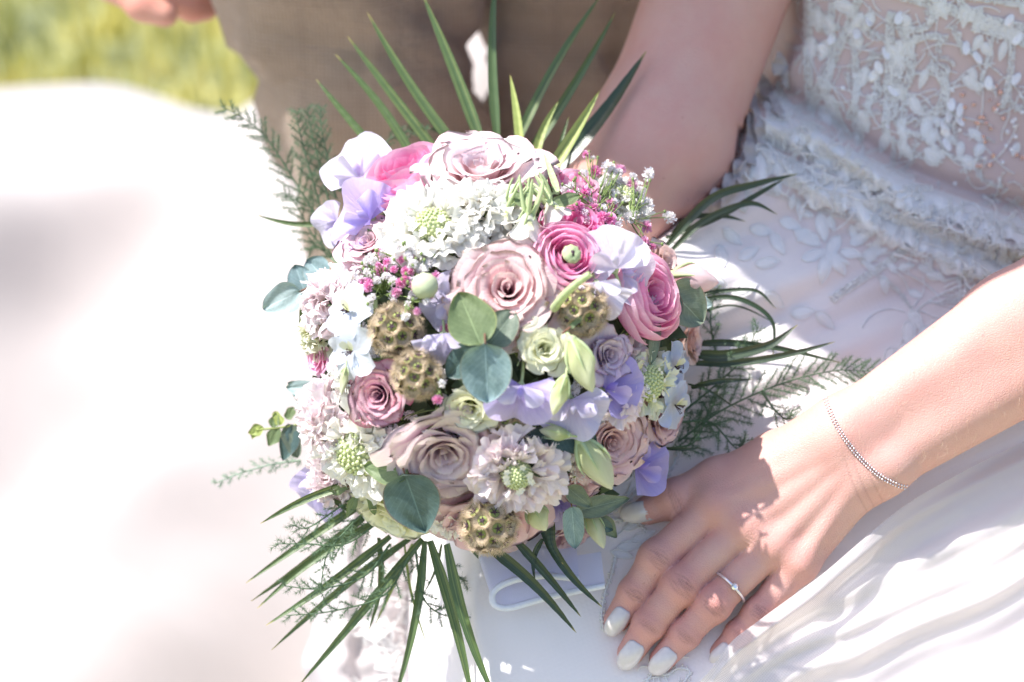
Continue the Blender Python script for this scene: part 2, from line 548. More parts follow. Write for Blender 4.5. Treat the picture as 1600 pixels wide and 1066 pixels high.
def yw(px): return ip(px, [900, 1100, 1190, 1250, 1330, 1420, 1530, 1600, 1750, 2000], [60, 90, 118, 152, 203, 258, 300, 320, 340, 350])
def left_edge(py): return ip(py, [-600, 0, 70, 130, 170, 220, 270, 310, 350, 420, 600], [1250, 1243, 1238, 1196, 1172, 1148, 1140, 1100, 1050, 960, 700])

def dd(px, py):
    """distance of the dress front (bodice, draped waist, lap) where it is seen at px, py"""
    px = np.asarray(px, float); py = np.asarray(py, float)
    e = py - yw(px) + 300
    m_ = sstep(400, 640, py)
    e = e * (1 - m_) + (py + 20) * m_
    d = ip(e, [-900, -300, 0, 200, 285, 305, 330, 400, 450, 560, 700, 900, 1066, 1400, 1700],
           [1.50, 1.53, 1.56, 1.585, 1.592, 1.603, 1.585, 1.577, 1.578, 1.553, 1.52, 1.492, 1.468, 1.42, 1.38])
    up = sstep(480, 300, e)
    # the waist is a cylinder, it turns away to both sides
    d = d + up * .055 * np.clip(np.abs(px - 1480) / 330, 0, 1.4) ** 2.4
    le = left_edge(py)
    d = d + .16 * sstep(0, 75, le + 22 - px) * sstep(640, 520, py)
    # draped belt folds under the waist seam
    b = np.exp(-((e - 385) / 75) ** 2)
    warp = 14 * np.sin(px / 95) + 9 * np.sin(px / 41 + 1)
    d = d - b * (.0045 * np.sin((e + warp) / 13.5) + .003 * np.sin((e - warp * .7) / 7.4 + 1) + .004)
    # soft creases over hip and lap
    s = py + .30 * (px - 1100)
    lapm = sstep(430, 520, e)
    d = d - lapm * sstep(800, 640, py) * (.004 * np.sin((s + 20 * np.sin(px / 130)) / 23) + .002 * np.sin(s / 11 + px / 60))
    # lower right folds
    q = (py - 1005) + .48 * (px - 1300) + 12 * np.sin(px / 90 + .4) + 5 * np.sin(px / 37)
    rr = sstep(1090, 1260, px + .55 * (py - 900)) * sstep(-330, -180, q)
    f = .008 * np.exp(-((q + 60) / 70) ** 2) + .005 * np.exp(-((q - 30) / 22) ** 2) + .002 * np.exp(-((q + 5) / 9) ** 2) - .008 * np.exp(-((q - 108) / 38) ** 2) + .012 * np.exp(-((q - 215) / 45) ** 2) + .010 * np.exp(-((q - 330) / 30) ** 2)
    f = f + .0018 * np.sin(q / 8.0 + px / 140) * np.exp(-((q + 10) / 90) ** 2)
    d = d - rr * f
    # knee side: the lap rolls over to the left
    le2 = 752 + 6 * np.sin(py / 40)
    d = d + .20 * sstep(0, 120, le2 - px) * sstep(600, 700, py)
    return d

def SD(px, py, off=0.0):
    return Wv(px, py, dd(px, py) - off)

X, Y, D, Fq = grid_patch(620, 1990, -420, 1500, 5, dd)
e_ = Y - yw(X) + 300
nude = sstep(312, 300, e_) * .8 + sstep(300, 312, e_) * ((.10 + .28) * sstep(600, 470, e_))
fx, fy = X.reshape(-1)[Fq[:, 0]], Y.reshape(-1)[Fq[:, 0]]
Fq = Fq[~((fx < left_edge(fy) - 70) & (fy < 480))]
o = camobj('skirt', Wv(X, Y, D).reshape(-1, 3), Fq, M_satin, dress, {'nude': nude.ravel()}, origin=W(1200, 800, 1.5))
o['label'] = 'smooth ivory lap and draped waist of the dress'

# front panel with lace, hanging in the sun below the bouquet
def dfront(px, py):
    w = 10 * np.sin(py / 120)
    d = 1.66 + .012 * np.sin((px + w) / 17) + .02 * np.sin((px - w) / 47 + 1) + .10 * sstep(560, 480, px) ** 1.5 - .00006 * (py - 900)
    return d + .004 * nz(np.stack((px / 12, py / 15, px * 0), -1), 1, 4)
X, Y, D, Fq = grid_patch(470, 800, 700, 1500, 4, dfront)
wx = np.clip((560 - X) / 90, 0, 1) * (26 * np.sin(Y / 70) + 12 * np.sin(Y / 23) - 34)
X = X - wx
camobj('front_panel', Wv(X, Y, D).reshape(-1, 3), Fq, M_lacefront, dress)

# the train, laid out over the ground
def train_z(x, y):
    p = np.stack((x, y, x * 0), -1)
    # folds run away to the right
    u = x * .80 - y * .60
    v = x * .60 + y * .80
    z = .12 + .024 * (1 - np.abs(np.sin(u * 10.5 + .9 * np.sin(v * 2.6)))) + .012 * np.sin(u * 31 + 2 * np.sin(v * 4)) + .062 * np.sin(u * 11 + 1.2 * np.sin(v * 2.1)) + (.048 - .022 * sstep(1.0, 1.6, y)) * np.sin(u * 5.2 + .9 * np.sin(v * 1.6) + 1.1) + .012 * nz(p, 9, 1) + .006 * nz(p, 23, 2)
    z = .05 + (z - .05) * sstep(1.45, .85, y) 
    z = z + .02 * np.exp(-((x + .85) / .35) ** 2 - ((y - 1.5) / .35) ** 2) + .05 * np.exp(-((x + .3) / .3) ** 2 - ((y - 1.3) / .4) ** 2)
    z = z + .33 * np.exp(-((x + .03) / .22) ** 2 - ((y - 1.15) / .35) ** 2)
    z = z * (1 - .85 * sstep(-.40, -.12, x) * sstep(.95, .5, y))
    return z
xs = np.arange(-1.7, .75, .02); ys = np.arange(-.30, 2.0, .02)
X, Y = np.meshgrid(xs, ys, indexing='ij')
Z = train_z(X, Y)
edge = 1.84 + .02 * np.sin(X * 3.3 + .5) - .25 * sstep(-.55, -.25, X) + .3 * sstep(-.2, .0, X) - .02 * np.sin(X * 14)
Z = Z * sstep(0, .12, edge - Y) ** .6
Yc = np.minimum(Y, edge + .02)
Z = np.maximum(Z, .002)
c = to_world(W(200, 700, 2.0))
V = np.stack((X, Yc, Z), -1).reshape(-1, 3)
me = mesh('train', V - c, quads(*X.shape), M_train)
mobj('train', me, dress, Matrix.Translation(Vector(c)), label='long white tulle train lying in soft sunlit folds')

# sheer overlay that slides up against the little finger
def dover(px, py):
    d = dd(px, py)
    q = (py - 1005) + .48 * (px - 1300)
    ed = ip(px, [1040, 1110, 1140, 1180, 1240, 1290, 1340, 1400, 1500, 1600, 1800, 2000], [1110, 1047, 1006, 974, 930, 893, 850, 800, 740, 690, 600, 500])
    k = py - ed
    return d - .003 - .021 * np.exp(-(k / 45) ** 2) * sstep(1560, 1340, px) - .004 * np.exp(-((k - 26) / 10) ** 2) - .0015 * np.sin(k / 9 + px / 70) * np.exp(-k / 160), k
xs = np.arange(1060, 1990, 5.0); ks = np.concatenate((np.linspace(0, 60, 16), np.arange(66, 720, 6)))
X, Kk = np.meshgrid(xs, ks, indexing='ij')
ed = ip(xs, [1040, 1110, 1140, 1180, 1240, 1290, 1340, 1400, 1500, 1600, 1800, 2000], [1110, 1047, 1006, 974, 930, 893, 850, 800, 740, 690, 600, 500])
Yo = ed[:, None] + Kk
D, _ = dover(X, Yo)
camobj('tulle_overlay', Wv(X, Yo, D).reshape(-1, 3), quads(*X.shape), M_over, dress)

# --- bodice and hip lace
def on(P2, off=.001):
    P2 = np.asarray(P2, float)
    return SD(P2[:, 0], P2[:, 1], off)
rl = np.random.RandomState(5)
beads = Acc()
def bead_line(P2, r=.0010, step=2.6, rows=1, gap=3.0, off=.0012, jit=.5):
    P2 = catmull(P2, 10)
    s = np.concatenate(([0], np.cumsum(np.linalg.norm(np.diff(P2, axis=0), axis=1))))
    T = norm(np.gradient(P2, axis=0)); N = np.stack((-T[:, 1], T[:, 0]), -1)
    for k in range(rows):
        o_ = (k - (rows - 1) / 2) * gap
        t = np.arange(0, s[-1], step)
        q = np.stack([np.interp(t, s, P2[:, i] + N[:, i] * o_) for i in (0, 1)], -1) + rl.normal(0, jit, (len(t), 2))
        C = SD(q[:, 0], q[:, 1], off)
        for c_ in C:
            rr = r * .88 * rl.uniform(.7, 1.2)
            beads.add(ICO0[0] * rr * (1, 1, .8) + c_, ICO0[1], rl.rand())
cords = Acc()
def cord(P2, r=.0006, off=.001, n=6):
    P2 = catmull(P2, n)
    v, f = tube(SD(P2[:, 0], P2[:, 1], off), r, 5); cords.add(v, f)

def rot(v, a):
    a = math.radians(a); return np.array((v[0] * math.cos(a) - v[1] * math.sin(a), v[0] * math.sin(a) + v[1] * math.cos(a)))

def leaf2(cx, cy, L, Wd, ang, n=9):
    t = np.linspace(0, 1, n); w = Wd * np.sin(math.pi * t ** .8) ** .8
    up = [rot((L * (a - .5), b), ang) + (cx, cy) for a, b in zip(t, w)]
    dn = [rot((L * (a - .5), -b), ang) + (cx, cy) for a, b in zip(t, w)]
    return np.array(up), np.array(dn)

def applique(cx, cy, L, Wd, ang, h=.0016, mat=None):
    """raised padded leaf, stitched outline, its own piece"""
    nu, nv = 11, 7
    t = np.linspace(0, 1, nu); w = Wd * np.sin(math.pi * np.clip(t, .02, .98) ** .8) ** .8
    V = []
    for i in range(nu):
        for j in range(nv):
            s_ = j / (nv - 1) * 2 - 1
            p = rot((L * (t[i] - .5), s_ * w[i]), ang) + (cx, cy)
            hh = h * (1 - s_ * s_) * math.sin(math.pi * t[i]) ** .4 - .0005 * math.exp(-(s_ / .18) ** 2) + .00025 * math.sin(i * 2.4 + abs(s_) * 5)
            V.append(SD(p[0], p[1], .0007 + hh))
    camobj('lace_leaf', V, quads(nu, nv), mat or M_lace, dress)
    a, b = leaf2(cx, cy, L * 1.04, Wd * 1.08, ang)
    cord(a, .0005, .0012, 3); cord(b, .0005, .0012, 3)

def curl(x, y, ang, L, k0, k1, n=12):
    P = [(x, y)]; a = math.radians(ang)
    for i in range(n):
        a += (k0 + (k1 - k0) * i / n) / n
        P.append((P[-1][0] + math.cos(a) * L / n, P[-1][1] + math.sin(a) * L / n))
    return np.array(P)

# strands of beadwork running down the bodice to the waist seam
for (x, y, a, L, k0, k1, rows) in [
    (1262, -20, 88, 190, .2, -.4, 4), (1300, 5, 95, 150, -.5, 1.2, 3), (1345, -20, 100, 220, .8, -.6, 4), (1330, 60, 70, 160, 1.2, -1.0, 3),
    (1392, 20, 96, 180, -.4, .6, 4), (1405, 40, 60, 120, .3, 2.8, 4), (1432, 55, 110, 130, .5, -1.8, 3), (1452, 100, 30, 100, 1.5, 3.2, 4),
    (1480, 60, 200, 120, -1.5, -2.4, 3), (1500, 20, 20, 150, -.4, .3, 5), (1520, 40, 10, 120, .5, -.3, 5), (1400, -10, 15, 220, .1, .3, 5), (1500, -10, 5, 160, .2, .1, 5),
    (1280, 120, 75, 110, -.4, .4, 3), (1360, 150, 100, 80, .4, -.6, 3), (1412, 140, 82, 100, .8, -1.0, 3), (1440, 170, 60, 90, 1.1, -1.5, 2),
    (1480, 110, 100, 110, -1.0, 1.4, 2), (1395, 215, 80, 50, .5, 0, 2), (1345, 110, 100, 80, 0, .5, 3), (1420, 205, 20, 110, 1.0, -1.6, 2),
    (1550, 60, 95, 90, .6, -.4, 2), (1578, 40, 80, 130, .5, .5, 3), (1540, 100, 30, 90, .2, 1.1, 1), (1300, 150, 60, 70, 1, -2, 2),
    (1375, 100, 120, 60, -2, 3, 3), (1310, 40, 130, 60, 2.5, 2.8, 3), (1455, 10, 60, 70, 2.6, 2.8, 3), (1535, 15, 150, 60, 2.2, 2.6, 3)]:
    bead_line(curl(x, y, a, L, k0, k1), .0011, 3.0, rows, 3.6)
# rims of the drape
for y0, a in ((0, 0),):
    bead_line([(1180, 180), (1215, 225), (1260, 235), (1300, 262), (1350, 290), (1400, 300), (1440, 322), (1490, 352)], .0011, 3.1, 4, 4.0)
    bead_line([(1290, 230), (1330, 240), (1380, 262), (1430, 280)], .0010, 3, 3, 4)
    bead_line([(1170, 290), (1220, 306), (1290, 330), (1360, 345), (1440, 352), (1500, 372)], .0010, 3.3, 2, 5)
    bead_line([(1300, 468), (1340, 440), (1380, 415), (1410, 392), (1445, 368)], .0013, 3.6, 3, 4.5)
    bead_line([(1345, 405), (1370, 430), (1400, 452), (1422, 480), (1435, 512)], .0010, 3.6, 2, 4)
    bead_line([(1160, 205), (1150, 250), (1170, 300), (1160, 330)], .0011, 3.4, 3, 4)
    bead_line([(1215, 130), (1225, 160), (1260, 190), (1290, 205)], .0011, 3.4, 3, 4)
# scattered clusters of beads
for _ in range(70):
    x = rl.uniform(1250, 1600); y = rl.uniform(0, 1) * (yw(x) - 6)
    bead_line(curl(x, y, rl.uniform(0, 360), rl.uniform(18, 55), rl.uniform(-3, 3), rl.uniform(-3, 3)), .0009, 3.2, rl.randint(1, 4), 3.4)
for _ in range(90):
    x = rl.uniform(1140, 1600); y = yw(x) + rl.uniform(20, 120)
    bead_line(curl(x, y, rl.uniform(-30, 60), rl.uniform(25, 70), rl.uniform(-1.5, 1.5), rl.uniform(-2, 2)), .0009, 3.4, rl.randint(1, 4), 4)
# embroidery cords
for _ in range(60):
    x = rl.uniform(1260, 1620); y = rl.uniform(0, 1) * (yw(x) - 10)
    cord(curl(x, y, rl.uniform(0, 360), rl.uniform(40, 120), rl.uniform(-3, 3), rl.uniform(-4, 4)), .0005)
for (x, y, a, L, k0, k1) in [(1480, 470, -20, 160, .5, -1.4), (1500, 500, -35, 170, .2, -1.0), (1470, 440, -10, 150, -.5, 1.0), (1440, 540, -40, 150, .8, -1.0),
                             (1540, 420, 40, 120, -2, 1), (1450, 470, 20, 110, -1.5, 1.5), (1560, 380, 100, 140, .5, .8), (1500, 400, 80, 160, 1, -1), (1420, 500, -60, 120, 1.5, -.4),
                             (1530, 340, 60, 140, 1, 2), (1460, 350, 15, 140, .4, -.2), (1580, 330, 80, 100, -.5, .6)]:
    c_ = curl(x, y, a, L, k0, k1); cord(c_, .0006)
    for k in range(2, 11, 2):
        cord(curl(c_[k][0], c_[k][1], a + rl.choice((-1, 1)) * rl.uniform(40, 80), rl.uniform(18, 40), 1, -1), .00045)
for _ in range(40):
    x = rl.uniform(1400, 1640); y = rl.uniform(340, 560)
    if y > 360 + (1640 - x) * .9: continue
    cord(curl(x, y, rl.uniform(0, 360), rl.uniform(40, 110), rl.uniform(-3, 3), rl.uniform(-3, 3)), .0005)
# padded leaves and petals of the hip lace
for (x, y, L, w, a) in [(1285, 355, 44, 9, 80), (1262, 372, 46, 9, 30), (1272, 398, 40, 8, -20), (1300, 388, 44, 9, 120), (1310, 412, 40, 9, 60), (1288, 420, 46, 9, 100),
                        (1345, 372, 38, 8, -30), (1365, 392, 40, 8, -60), (1385, 368, 38, 8, -40), (1330, 396, 34, 7, 10), (1352, 352, 34, 7, -10),
                        (1440, 545, 44, 9, 60), (1420, 520, 40, 9, 95), (1455, 520, 40, 8, 20), (1408, 548, 38, 8, 140), (1390, 560, 36, 8, 100), (1432, 500, 36, 8, 60),
                        (1190, 360, 36, 8, 10), (1215, 380, 38, 8, 60), (1170, 395, 36, 8, -30), (1145, 370, 36, 8, 40), (1200, 410, 38, 8, -10), (1128, 400, 34, 8, 80), (1235, 350, 34, 8, 20),
                        (1120, 440, 38, 9, 30), (1165, 452, 38, 9, -25), (1210, 468, 38, 9, 40), (1255, 488, 36, 9, -10), (1290, 500, 36, 8, 45), (1090, 425, 34, 9, -30),
                        (1185, 232, 40, 12, 60), (1170, 262, 38, 12, 100), (1210, 258, 40, 11, 30), (1240, 280, 42, 12, 10), (1205, 205, 40, 12, 50), (1228, 168, 34, 10, 40), (1205, 150, 30, 9, 80),
                        (1350, 190, 36, 8, 70), (1430, 165, 34, 8, 60), (1447, 200, 34, 8, 100), (1415, 235, 34, 7, 50), (1382, 222, 34, 7, 110), (1460, 240, 34, 7, 20), (1268, 75, 34, 8, 90), (1290, 180, 34, 8, 60), (1320, 10, 36, 9, 20)]:
    applique(x, y, L, w, a)
for _ in range(34):
    x = rl.uniform(1270, 1610); applique(x, rl.uniform(.02, .95) * (yw(x) - 8), rl.uniform(20, 36), rl.uniform(5, 9), rl.uniform(30, 130))
for _ in range(80):
    x = rl.uniform(1130, 1610); applique(x, yw(x) + rl.uniform(24, 215) * (1 if x > 1200 else .9), rl.uniform(16, 30), rl.uniform(3, 6), rl.uniform(-80, 90))
for _ in range(150):
    x = rl.uniform(1165, 1610); y = yw(x) + rl.uniform(28, 145)
    bead_line(curl(x, y, rl.uniform(-20, 60), rl.uniform(14, 44), rl.uniform(-3, 3), rl.uniform(-3, 3)), .0010, 3.4, rl.randint(1, 4), 3.6, .0066)
for _ in range(60):
    x = rl.uniform(1165, 1610); cord(curl(x, yw(x) + rl.uniform(28, 145), rl.uniform(0, 360), rl.uniform(25, 60), rl.uniform(-4, 4), rl.uniform(-4, 4)), .0006, .0062)
# lace spray on the lap by the thumb and the fingers
for (x, y, L, w, a) in [(985, 852, 40, 7, -10), (1005, 838, 42, 7, -25), (972, 866, 34, 6, 15), (1022, 862, 36, 6, -50), (1010, 880, 34, 6, -70), (990, 820, 30, 5, -30)]:
    applique(x, y, L, w, a, .0009)
for q_ in ([(1060, 700), (1050, 730), (1012, 752), (985, 780), (960, 800)], [(1045, 740), (1020, 770), (1000, 800)], [(962, 868), (955, 900), (946, 925), (940, 960), (943, 985)], [(935, 800), (960, 812), (990, 812), (1010, 830)],
           [(1022, 1045), (1040, 1055), (1060, 1044), (1078, 1050), (1062, 1075)], [(1020, 1052), (1010, 1068), (1030, 1080)]):
    cord(q_, .0008)
    bead_line(q_, .0009, 4.0, 2, 5, .0012, 1.2)
for _ in range(14):
    cord(curl(rl.uniform(960, 1040), rl.uniform(745, 815), rl.uniform(0, 360), rl.uniform(30, 60), rl.uniform(-4, 4), rl.uniform(-4, 4)), .0005)
    cord(curl(rl.uniform(1005, 1070), rl.uniform(1040, 1090), rl.uniform(0, 360), rl.uniform(20, 40), rl.uniform(-4, 4), rl.uniform(-4, 4)), .0005)
V, F, A_ = beads.get()
camobj('beadwork', V, F, M_bead, dress, kind='stuff')
V, F, _ = cords.get()
camobj('lace_embroidery', V, F, M_lace, dress, kind='stuff')
# oval and round sequins sewn on the bodice
def disc_me(name, a, b, mat):
    n = 14; t = np.linspace(0, 2 * math.pi, n, endpoint=False)
    V = [(0, 0, .0)] + [(a * math.cos(x) * .55, b * math.sin(x) * .55, .0004) for x in t] + [(a * math.cos(x), b * math.sin(x), 0) for x in t] + [(a * math.cos(x), b * math.sin(x), -.0005) for x in t]
    F = [(0, 1 + i, 1 + (i + 1) % n) for i in range(n)]
    for k in (1, 1 + n):
        F += [(k + i, k + n + i, k + n + (i + 1) % n, k + (i + 1) % n) for i in range(n)]
    return mesh(name, V, F, mat, smooth=False)
oval = disc_me('oval_sequin', .0028, .0048, M_seq); rnd_s = disc_me('round_sequin', .0015, .0015, M_seq); rnd_c = disc_me('round_sequin', .0015, .0015, M_seqc)
ovs = [(1358, 33), (1385, 83), (1577, 32), (1588, 124), (1500, 188), (1483, 182), (1487, 163), (1478, 207), (1373, 106), (1510, 75), (1528, 90), (1285, 78), (1300, 60), (1396, 142), (1405, 28), (1476, 192), (1500, 172), (1365, 118), (1480, 226), (1355, 296), (1395, 300), (1438, 315), (1382, 305), (1340, 52), (1590, 60), (1545, 130)]
for (x, y) in ovs:
    n_ = norm((rl.normal(0, .25), rl.normal(.15, .25), 1))
    mobj('oval_sequin', oval, dress, place(SD(x, y, .0022), n_, rl.uniform(-40, 40), 1.0))
for k in range(110):
    if k < 34: x, y = rl.uniform(1500, 1600), rl.uniform(130, 260)
    elif k < 62: x, y = rl.uniform(1500, 1600), rl.uniform(380, 480)
    else:
        x = rl.uniform(1180, 1600); y = rl.uniform(yw(x) - 150, yw(x) + 180)
    mobj('round_sequin', rnd_c if k < 24 else rnd_s, dress, place(SD(x, y, .0016), norm((rl.normal(0, .35), rl.normal(.1, .35), 1)), 0, rl.uniform(.8, 1.2)))
# crumpled lace frills at the hip, beside the arm
for k, (x, y, L, a) in enumerate([(1226, 112, 46, 75), (1208, 150, 56, 62), (1186, 182, 60, 75), (1176, 218, 60, 85), (1166, 255, 60, 98), (1148, 290, 60, 120), (1118, 322, 60, 130)]):
    nu, nv = 26, 8
    V = []
    for i in range(nu):
        t = i / (nu - 1)
        for j in range(nv):
            s_ = j / (nv - 1)
            p = rot(((t - .5) * L * 1.4, (s_ - .3) * (20 + 9 * math.sin(t * 6 + k) ) * math.sin(math.pi * min(.97, max(.03, t))) ** .5), a) + (x, y)
            off = .004 + s_ * .010 + .004 * s_ * math.sin(t * 17 + k) + .0012 * math.sin(t * 41 + s_ * 9)
            V.append(W(p[0], p[1] + 4 * math.sin(t * 17 + k * 2) * s_, float(dd(max(p[0], float(left_edge(p[1])) + 14), p[1])) - off))
    camobj('lace_frill', V, quads(nu, nv), M_lacefront, dress)
# ruffled lace tiers draped round the waist and hip
for k, (e0, x0, x1, hgt) in enumerate([(26, 1196, 1660, 44), (88, 1160, 1660, 52)]):
    xs_ = np.arange(x0, x1, 3.0); nv = 8; V = []
    for x in xs_:
        y0 = float(yw(x)) + e0 + 8 * math.sin(x / 63 + k) + .10 * (1300 - x) * (x < 1300)
        for j in range(nv):
            s_ = j / (nv - 1)
            y = y0 + hgt * s_ * (1 + .18 * math.sin(x / 17 + k * 2) + .10 * math.sin(x / 6.5 + k))
            off = .0016 + .0030 * math.sin(s_ * 2.6) + s_ * (.0024 * math.sin(x / 9.0 + 1.3 * math.sin(x / 31 + k)) + .0014 * math.sin(x / 4.1))
            V.append(SD(x, y, off))
    camobj('lace_ruffle', V, quads(len(xs_), nv), M_lace, dress)
# lace on the hanging front panel
lf = Acc()
for _ in range(120):
    x0, y0 = rl.uniform(560, 760), rl.uniform(870, 1120)
    c_ = catmull(curl(x0, y0, rl.uniform(0, 360), rl.uniform(25, 60), rl.uniform(-4, 4), rl.uniform(-4, 4), 6), 3)
    v, f = tube(Wv(c_[:, 0], c_[:, 1], dfront(c_[:, 0], c_[:, 1]) - .001), .0011, 5); lf.add(v, f)
for _ in range(500):
    x0, y0 = rl.uniform(620, 760), rl.uniform(860, 1100)
    lf.add(ICO0[0] * rl.uniform(.0012, .0022) + W(x0, y0, float(dfront(np.array(x0), np.array(y0))) - .001), ICO0[1])
V, F, _ = lf.get()
camobj('lace_border', V, F, M_bead, dress, kind='stuff')

# ------------------------------------------------------------------ people
def skin_mat(name, c, cred, sss=.15):
    m = NT(name)
    n1 = m.noise(38, 5, .6, m.coord()); n2 = m.noise(900, 3, .6, m.coord()); n3 = m.noise(120, 3, .5, m.coord())
    vo = m.n('TexVoronoi', feature='DISTANCE_TO_EDGE'); vo.inputs['Scale'].default_value = 620; m.l(m.coord(), vo.inputs['Vector'])
    base = m.mix(m.ramp(n1, [(.35, (0, 0, 0, 1)), (.7, (1, 1, 1, 1))]), lin(c), lin(tuple(a * .75 + b * .25 for a, b in zip(c, cred))))
    base = m.mix(m.math('MULTIPLY', n3, .22), base, lin(tuple(x * .86 for x in c)))
    base = m.mix(m.math('MULTIPLY', m.attr('red'), .8), base, lin(cred))
    base = m.mix(m.math('MULTIPLY', m.attr('crease'), .62), base, lin(tuple(x * .62 for x in cred)))
    m.l(base, m.b.inputs['Base Color'])
    m.b.inputs['Roughness'].default_value = .48
    m.b.inputs['Specular IOR Level'].default_value = .4
    m.b.inputs['Subsurface Weight'].default_value = sss
    m.b.inputs['Subsurface Radius'].default_value = (1.0, .35, .2)
    m.b.inputs['Subsurface Scale'].default_value = .004
    h = m.math('ADD', m.math('MULTIPLY', n2, .5), m.math('MINIMUM', m.math('MULTIPLY', vo.outputs[0], 3.0), .5))
    fr = m.ramp(m.noise(210, 2, .5, m.coord()), [(.72, (0, 0, 0, 1)), (.78, (.3, .3, .3, 1))])
    m.l(m.mix(fr, base, lin(tuple(x * .7 for x in cred))), m.b.inputs['Base Color'])
    m.bump(h, .6, .0004)
    return m.m
M_skin = skin_mat('bride_skin', (213, 168, 157), (202, 122, 116), .12)
M_skin2 = skin_mat('groom_skin', (222, 168, 150), (205, 120, 108))
M_nail = NT('pearl_nail_polish')
M_nail.b.inputs['Base Color'].default_value = lin((226, 220, 222)); M_nail.b.inputs['Roughness'].default_value = .14
M_nail.b.inputs['Coat Weight'].default_value = .6; M_nail.b.inputs['Sheen Weight'].default_value = .1
M_nail.l(M_nail.ramp(M_nail.noise(260, 3, .5, M_nail.coord()), [(.3, lin((206, 196, 198))), (.7, lin((216, 207, 207)))]), M_nail.b.inputs['Base Color'])
M_nail = M_nail.m
M_silver = plain('silver', (232, 226, 234), .3, 600, .05, .05, metal=.75)
M_hair = plain('brown_hair', (96, 66, 44), .5, 90, .6, .3)

# the left hand: joints as seen, each a little above the lap
def J(px, py, h):
    d = float(dd(np.array(float(px)), np.array(float(py)))) if (py < 1200) else 1.45
    return W(px, py, d - h)
LAP = lambda px, py: 1.492 + (900 - py) * .00012
def Jl(px, py, h): return W(px, py, LAP(px, py) - h)
FING = {
    'index': [(1118, 792, .025), (1027, 872, .0225), (991, 926, .016), (964, 968, .0095)],
    'middle': [(1162, 822, .026), (1064, 915, .0245), (1014, 976, .017), (985, 1020, .0095)],
    'ring': [(1206, 852, .025), (1114, 944, .0235), (1070, 991, .016), (1035, 1030, .0095)],
    'little': [(1248, 880, .022), (1185, 958, .016), (1154, 990, .012), (1126, 1020, .008)]}
RAD = {'index': (.0125, .0112, .0095, .0080), 'middle': (.0125, .0113, .0097, .0081), 'ring': (.012, .0106, .0092, .0078), 'little': (.011, .0090, .0080, .0068)}
FJ = {k: [Jl(*p) for p in v] for k, v in FING.items()}
TH = [Jl(1215, 722, .020), Jl(1122, 752, .018), Jl(1055, 780, .016), Jl(1012, 797, .012)]
TR = (.016, .0142, .0120, .0092)
wc = Jl(1318, 716, .034)
fd = norm(Jl(1600, 533, .045) - Jl(1350, 695, .038))
pp = norm(np.cross(fd, (0, 0, 1.0)))       # across the forearm, in the picture's plane
if pp[1] < 0: pp = -pp
Wr = Jl(1350, 695, .036); Fa = Jl(1600, 533, .050); El = Jl(1860, 372, .075)
BK = np.array((0, 0, 1.0))

def hand_field(P):
    # palm: four rays from wrist to knuckles
    d = None
    bones = [('index', .0155, .0125, .018), ('middle', .0165, .0130, .007), ('ring', .016, .0122, -.006), ('little', .0145, .0112, -.018)]
    for k, ra, rb, o in bones:
        w0 = wc + pp * o
        c = cap(P, w0, FJ[k][0] - BK * .001, ra, rb)
        d = c if d is None else smin(d, c, .014)
    # thumb root and web
    d = smin(d, cap(P, wc + pp * .014, TH[0], .017, .0175), .014)
    th = cap(P, TH[0], TH[1], TR[0], TR[1])
    th = smin(th, cap(P, TH[1], TH[2], TR[1], TR[2]), .006)
    th = smin(th, cap(P, TH[2], TH[3], TR[2], TR[3]), .004)
    th = smin(th, ell(P, TH[2] + BK * .001, (.0118, .0118, .0112)), .004)
    d = smin(d, th, .010)
    d = smin(d, cap(P, TH[0], FJ['index'][0] - BK * .006, .011, .008), .012)
    # forearm, wide and flat at the wrist
    for s_ in (-1, 1):
        d = smin(d, cap(P, wc + pp * .012 * s_, Wr + pp * .0135 * s_, .0180, .0185), .012)
        d = smin(d, cap(P, Wr + pp * .0135 * s_, Fa + pp * .013 * s_, .0195, .0295), .012)
        d = smin(d, cap(P, Fa + pp * .013 * s_, El + pp * .012 * s_, .0295, .036), .012)
    d = smin(d, ell(P, wc - pp * .019 + BK * .010 + fd * .020, (.011, .011, .011)), .012)
    # knuckles and tendons
    for k, r in (('index', .0112), ('middle', .0118), ('ring', .0108), ('little', .0098)):
        d = smin(d, ell(P, FJ[k][0] + BK * .0035, (r, r, r)), .010)
        a = wc + pp * {'index': .010, 'middle': .003, 'ring': -.004, 'little': -.012}[k] + BK * .0135
        d = smin(d, cap(P, a, FJ[k][0] + BK * .0095, .0022, .0028), .007)
    fs = []
    for k in ('index', 'middle', 'ring', 'little'):
        j = FJ[k]; r = RAD[k]
        f = cap(P, j[0], j[1], r[0] * .97, r[1] * .96)
        f = smin(f, cap(P, j[1], j[2], r[1] * .96, r[2]), .005)
        f = smin(f, cap(P, j[2], j[3], r[2], r[3]), .003)
        f = smin(f, ell(P, j[1] + BK * .0016, (r[1] * 1.0, r[1] * 1.0, r[1] * .95)), .004)
        f = smin(f, ell(P, j[2] + BK * .0006, (r[2] * 1.02, r[2] * 1.02, r[2])), .003)
        fs.append(f)
    f = np.minimum(np.minimum(fs[0], fs[1]), np.minimum(fs[2], fs[3]))
    return smin(d, f, .0045)

lo = W(930, 1075, 1.50); hi = W(1800, 395, 1.36)
pts = np.array([W(925, 1085, 1.52), W(1790, 300, 1.52), W(925, 1085, 1.33), W(1790, 300, 1.33)])
lo = pts.min(0); hi = pts.max(0)
hV, hF = nets(hand_field, lo, hi, .0009)
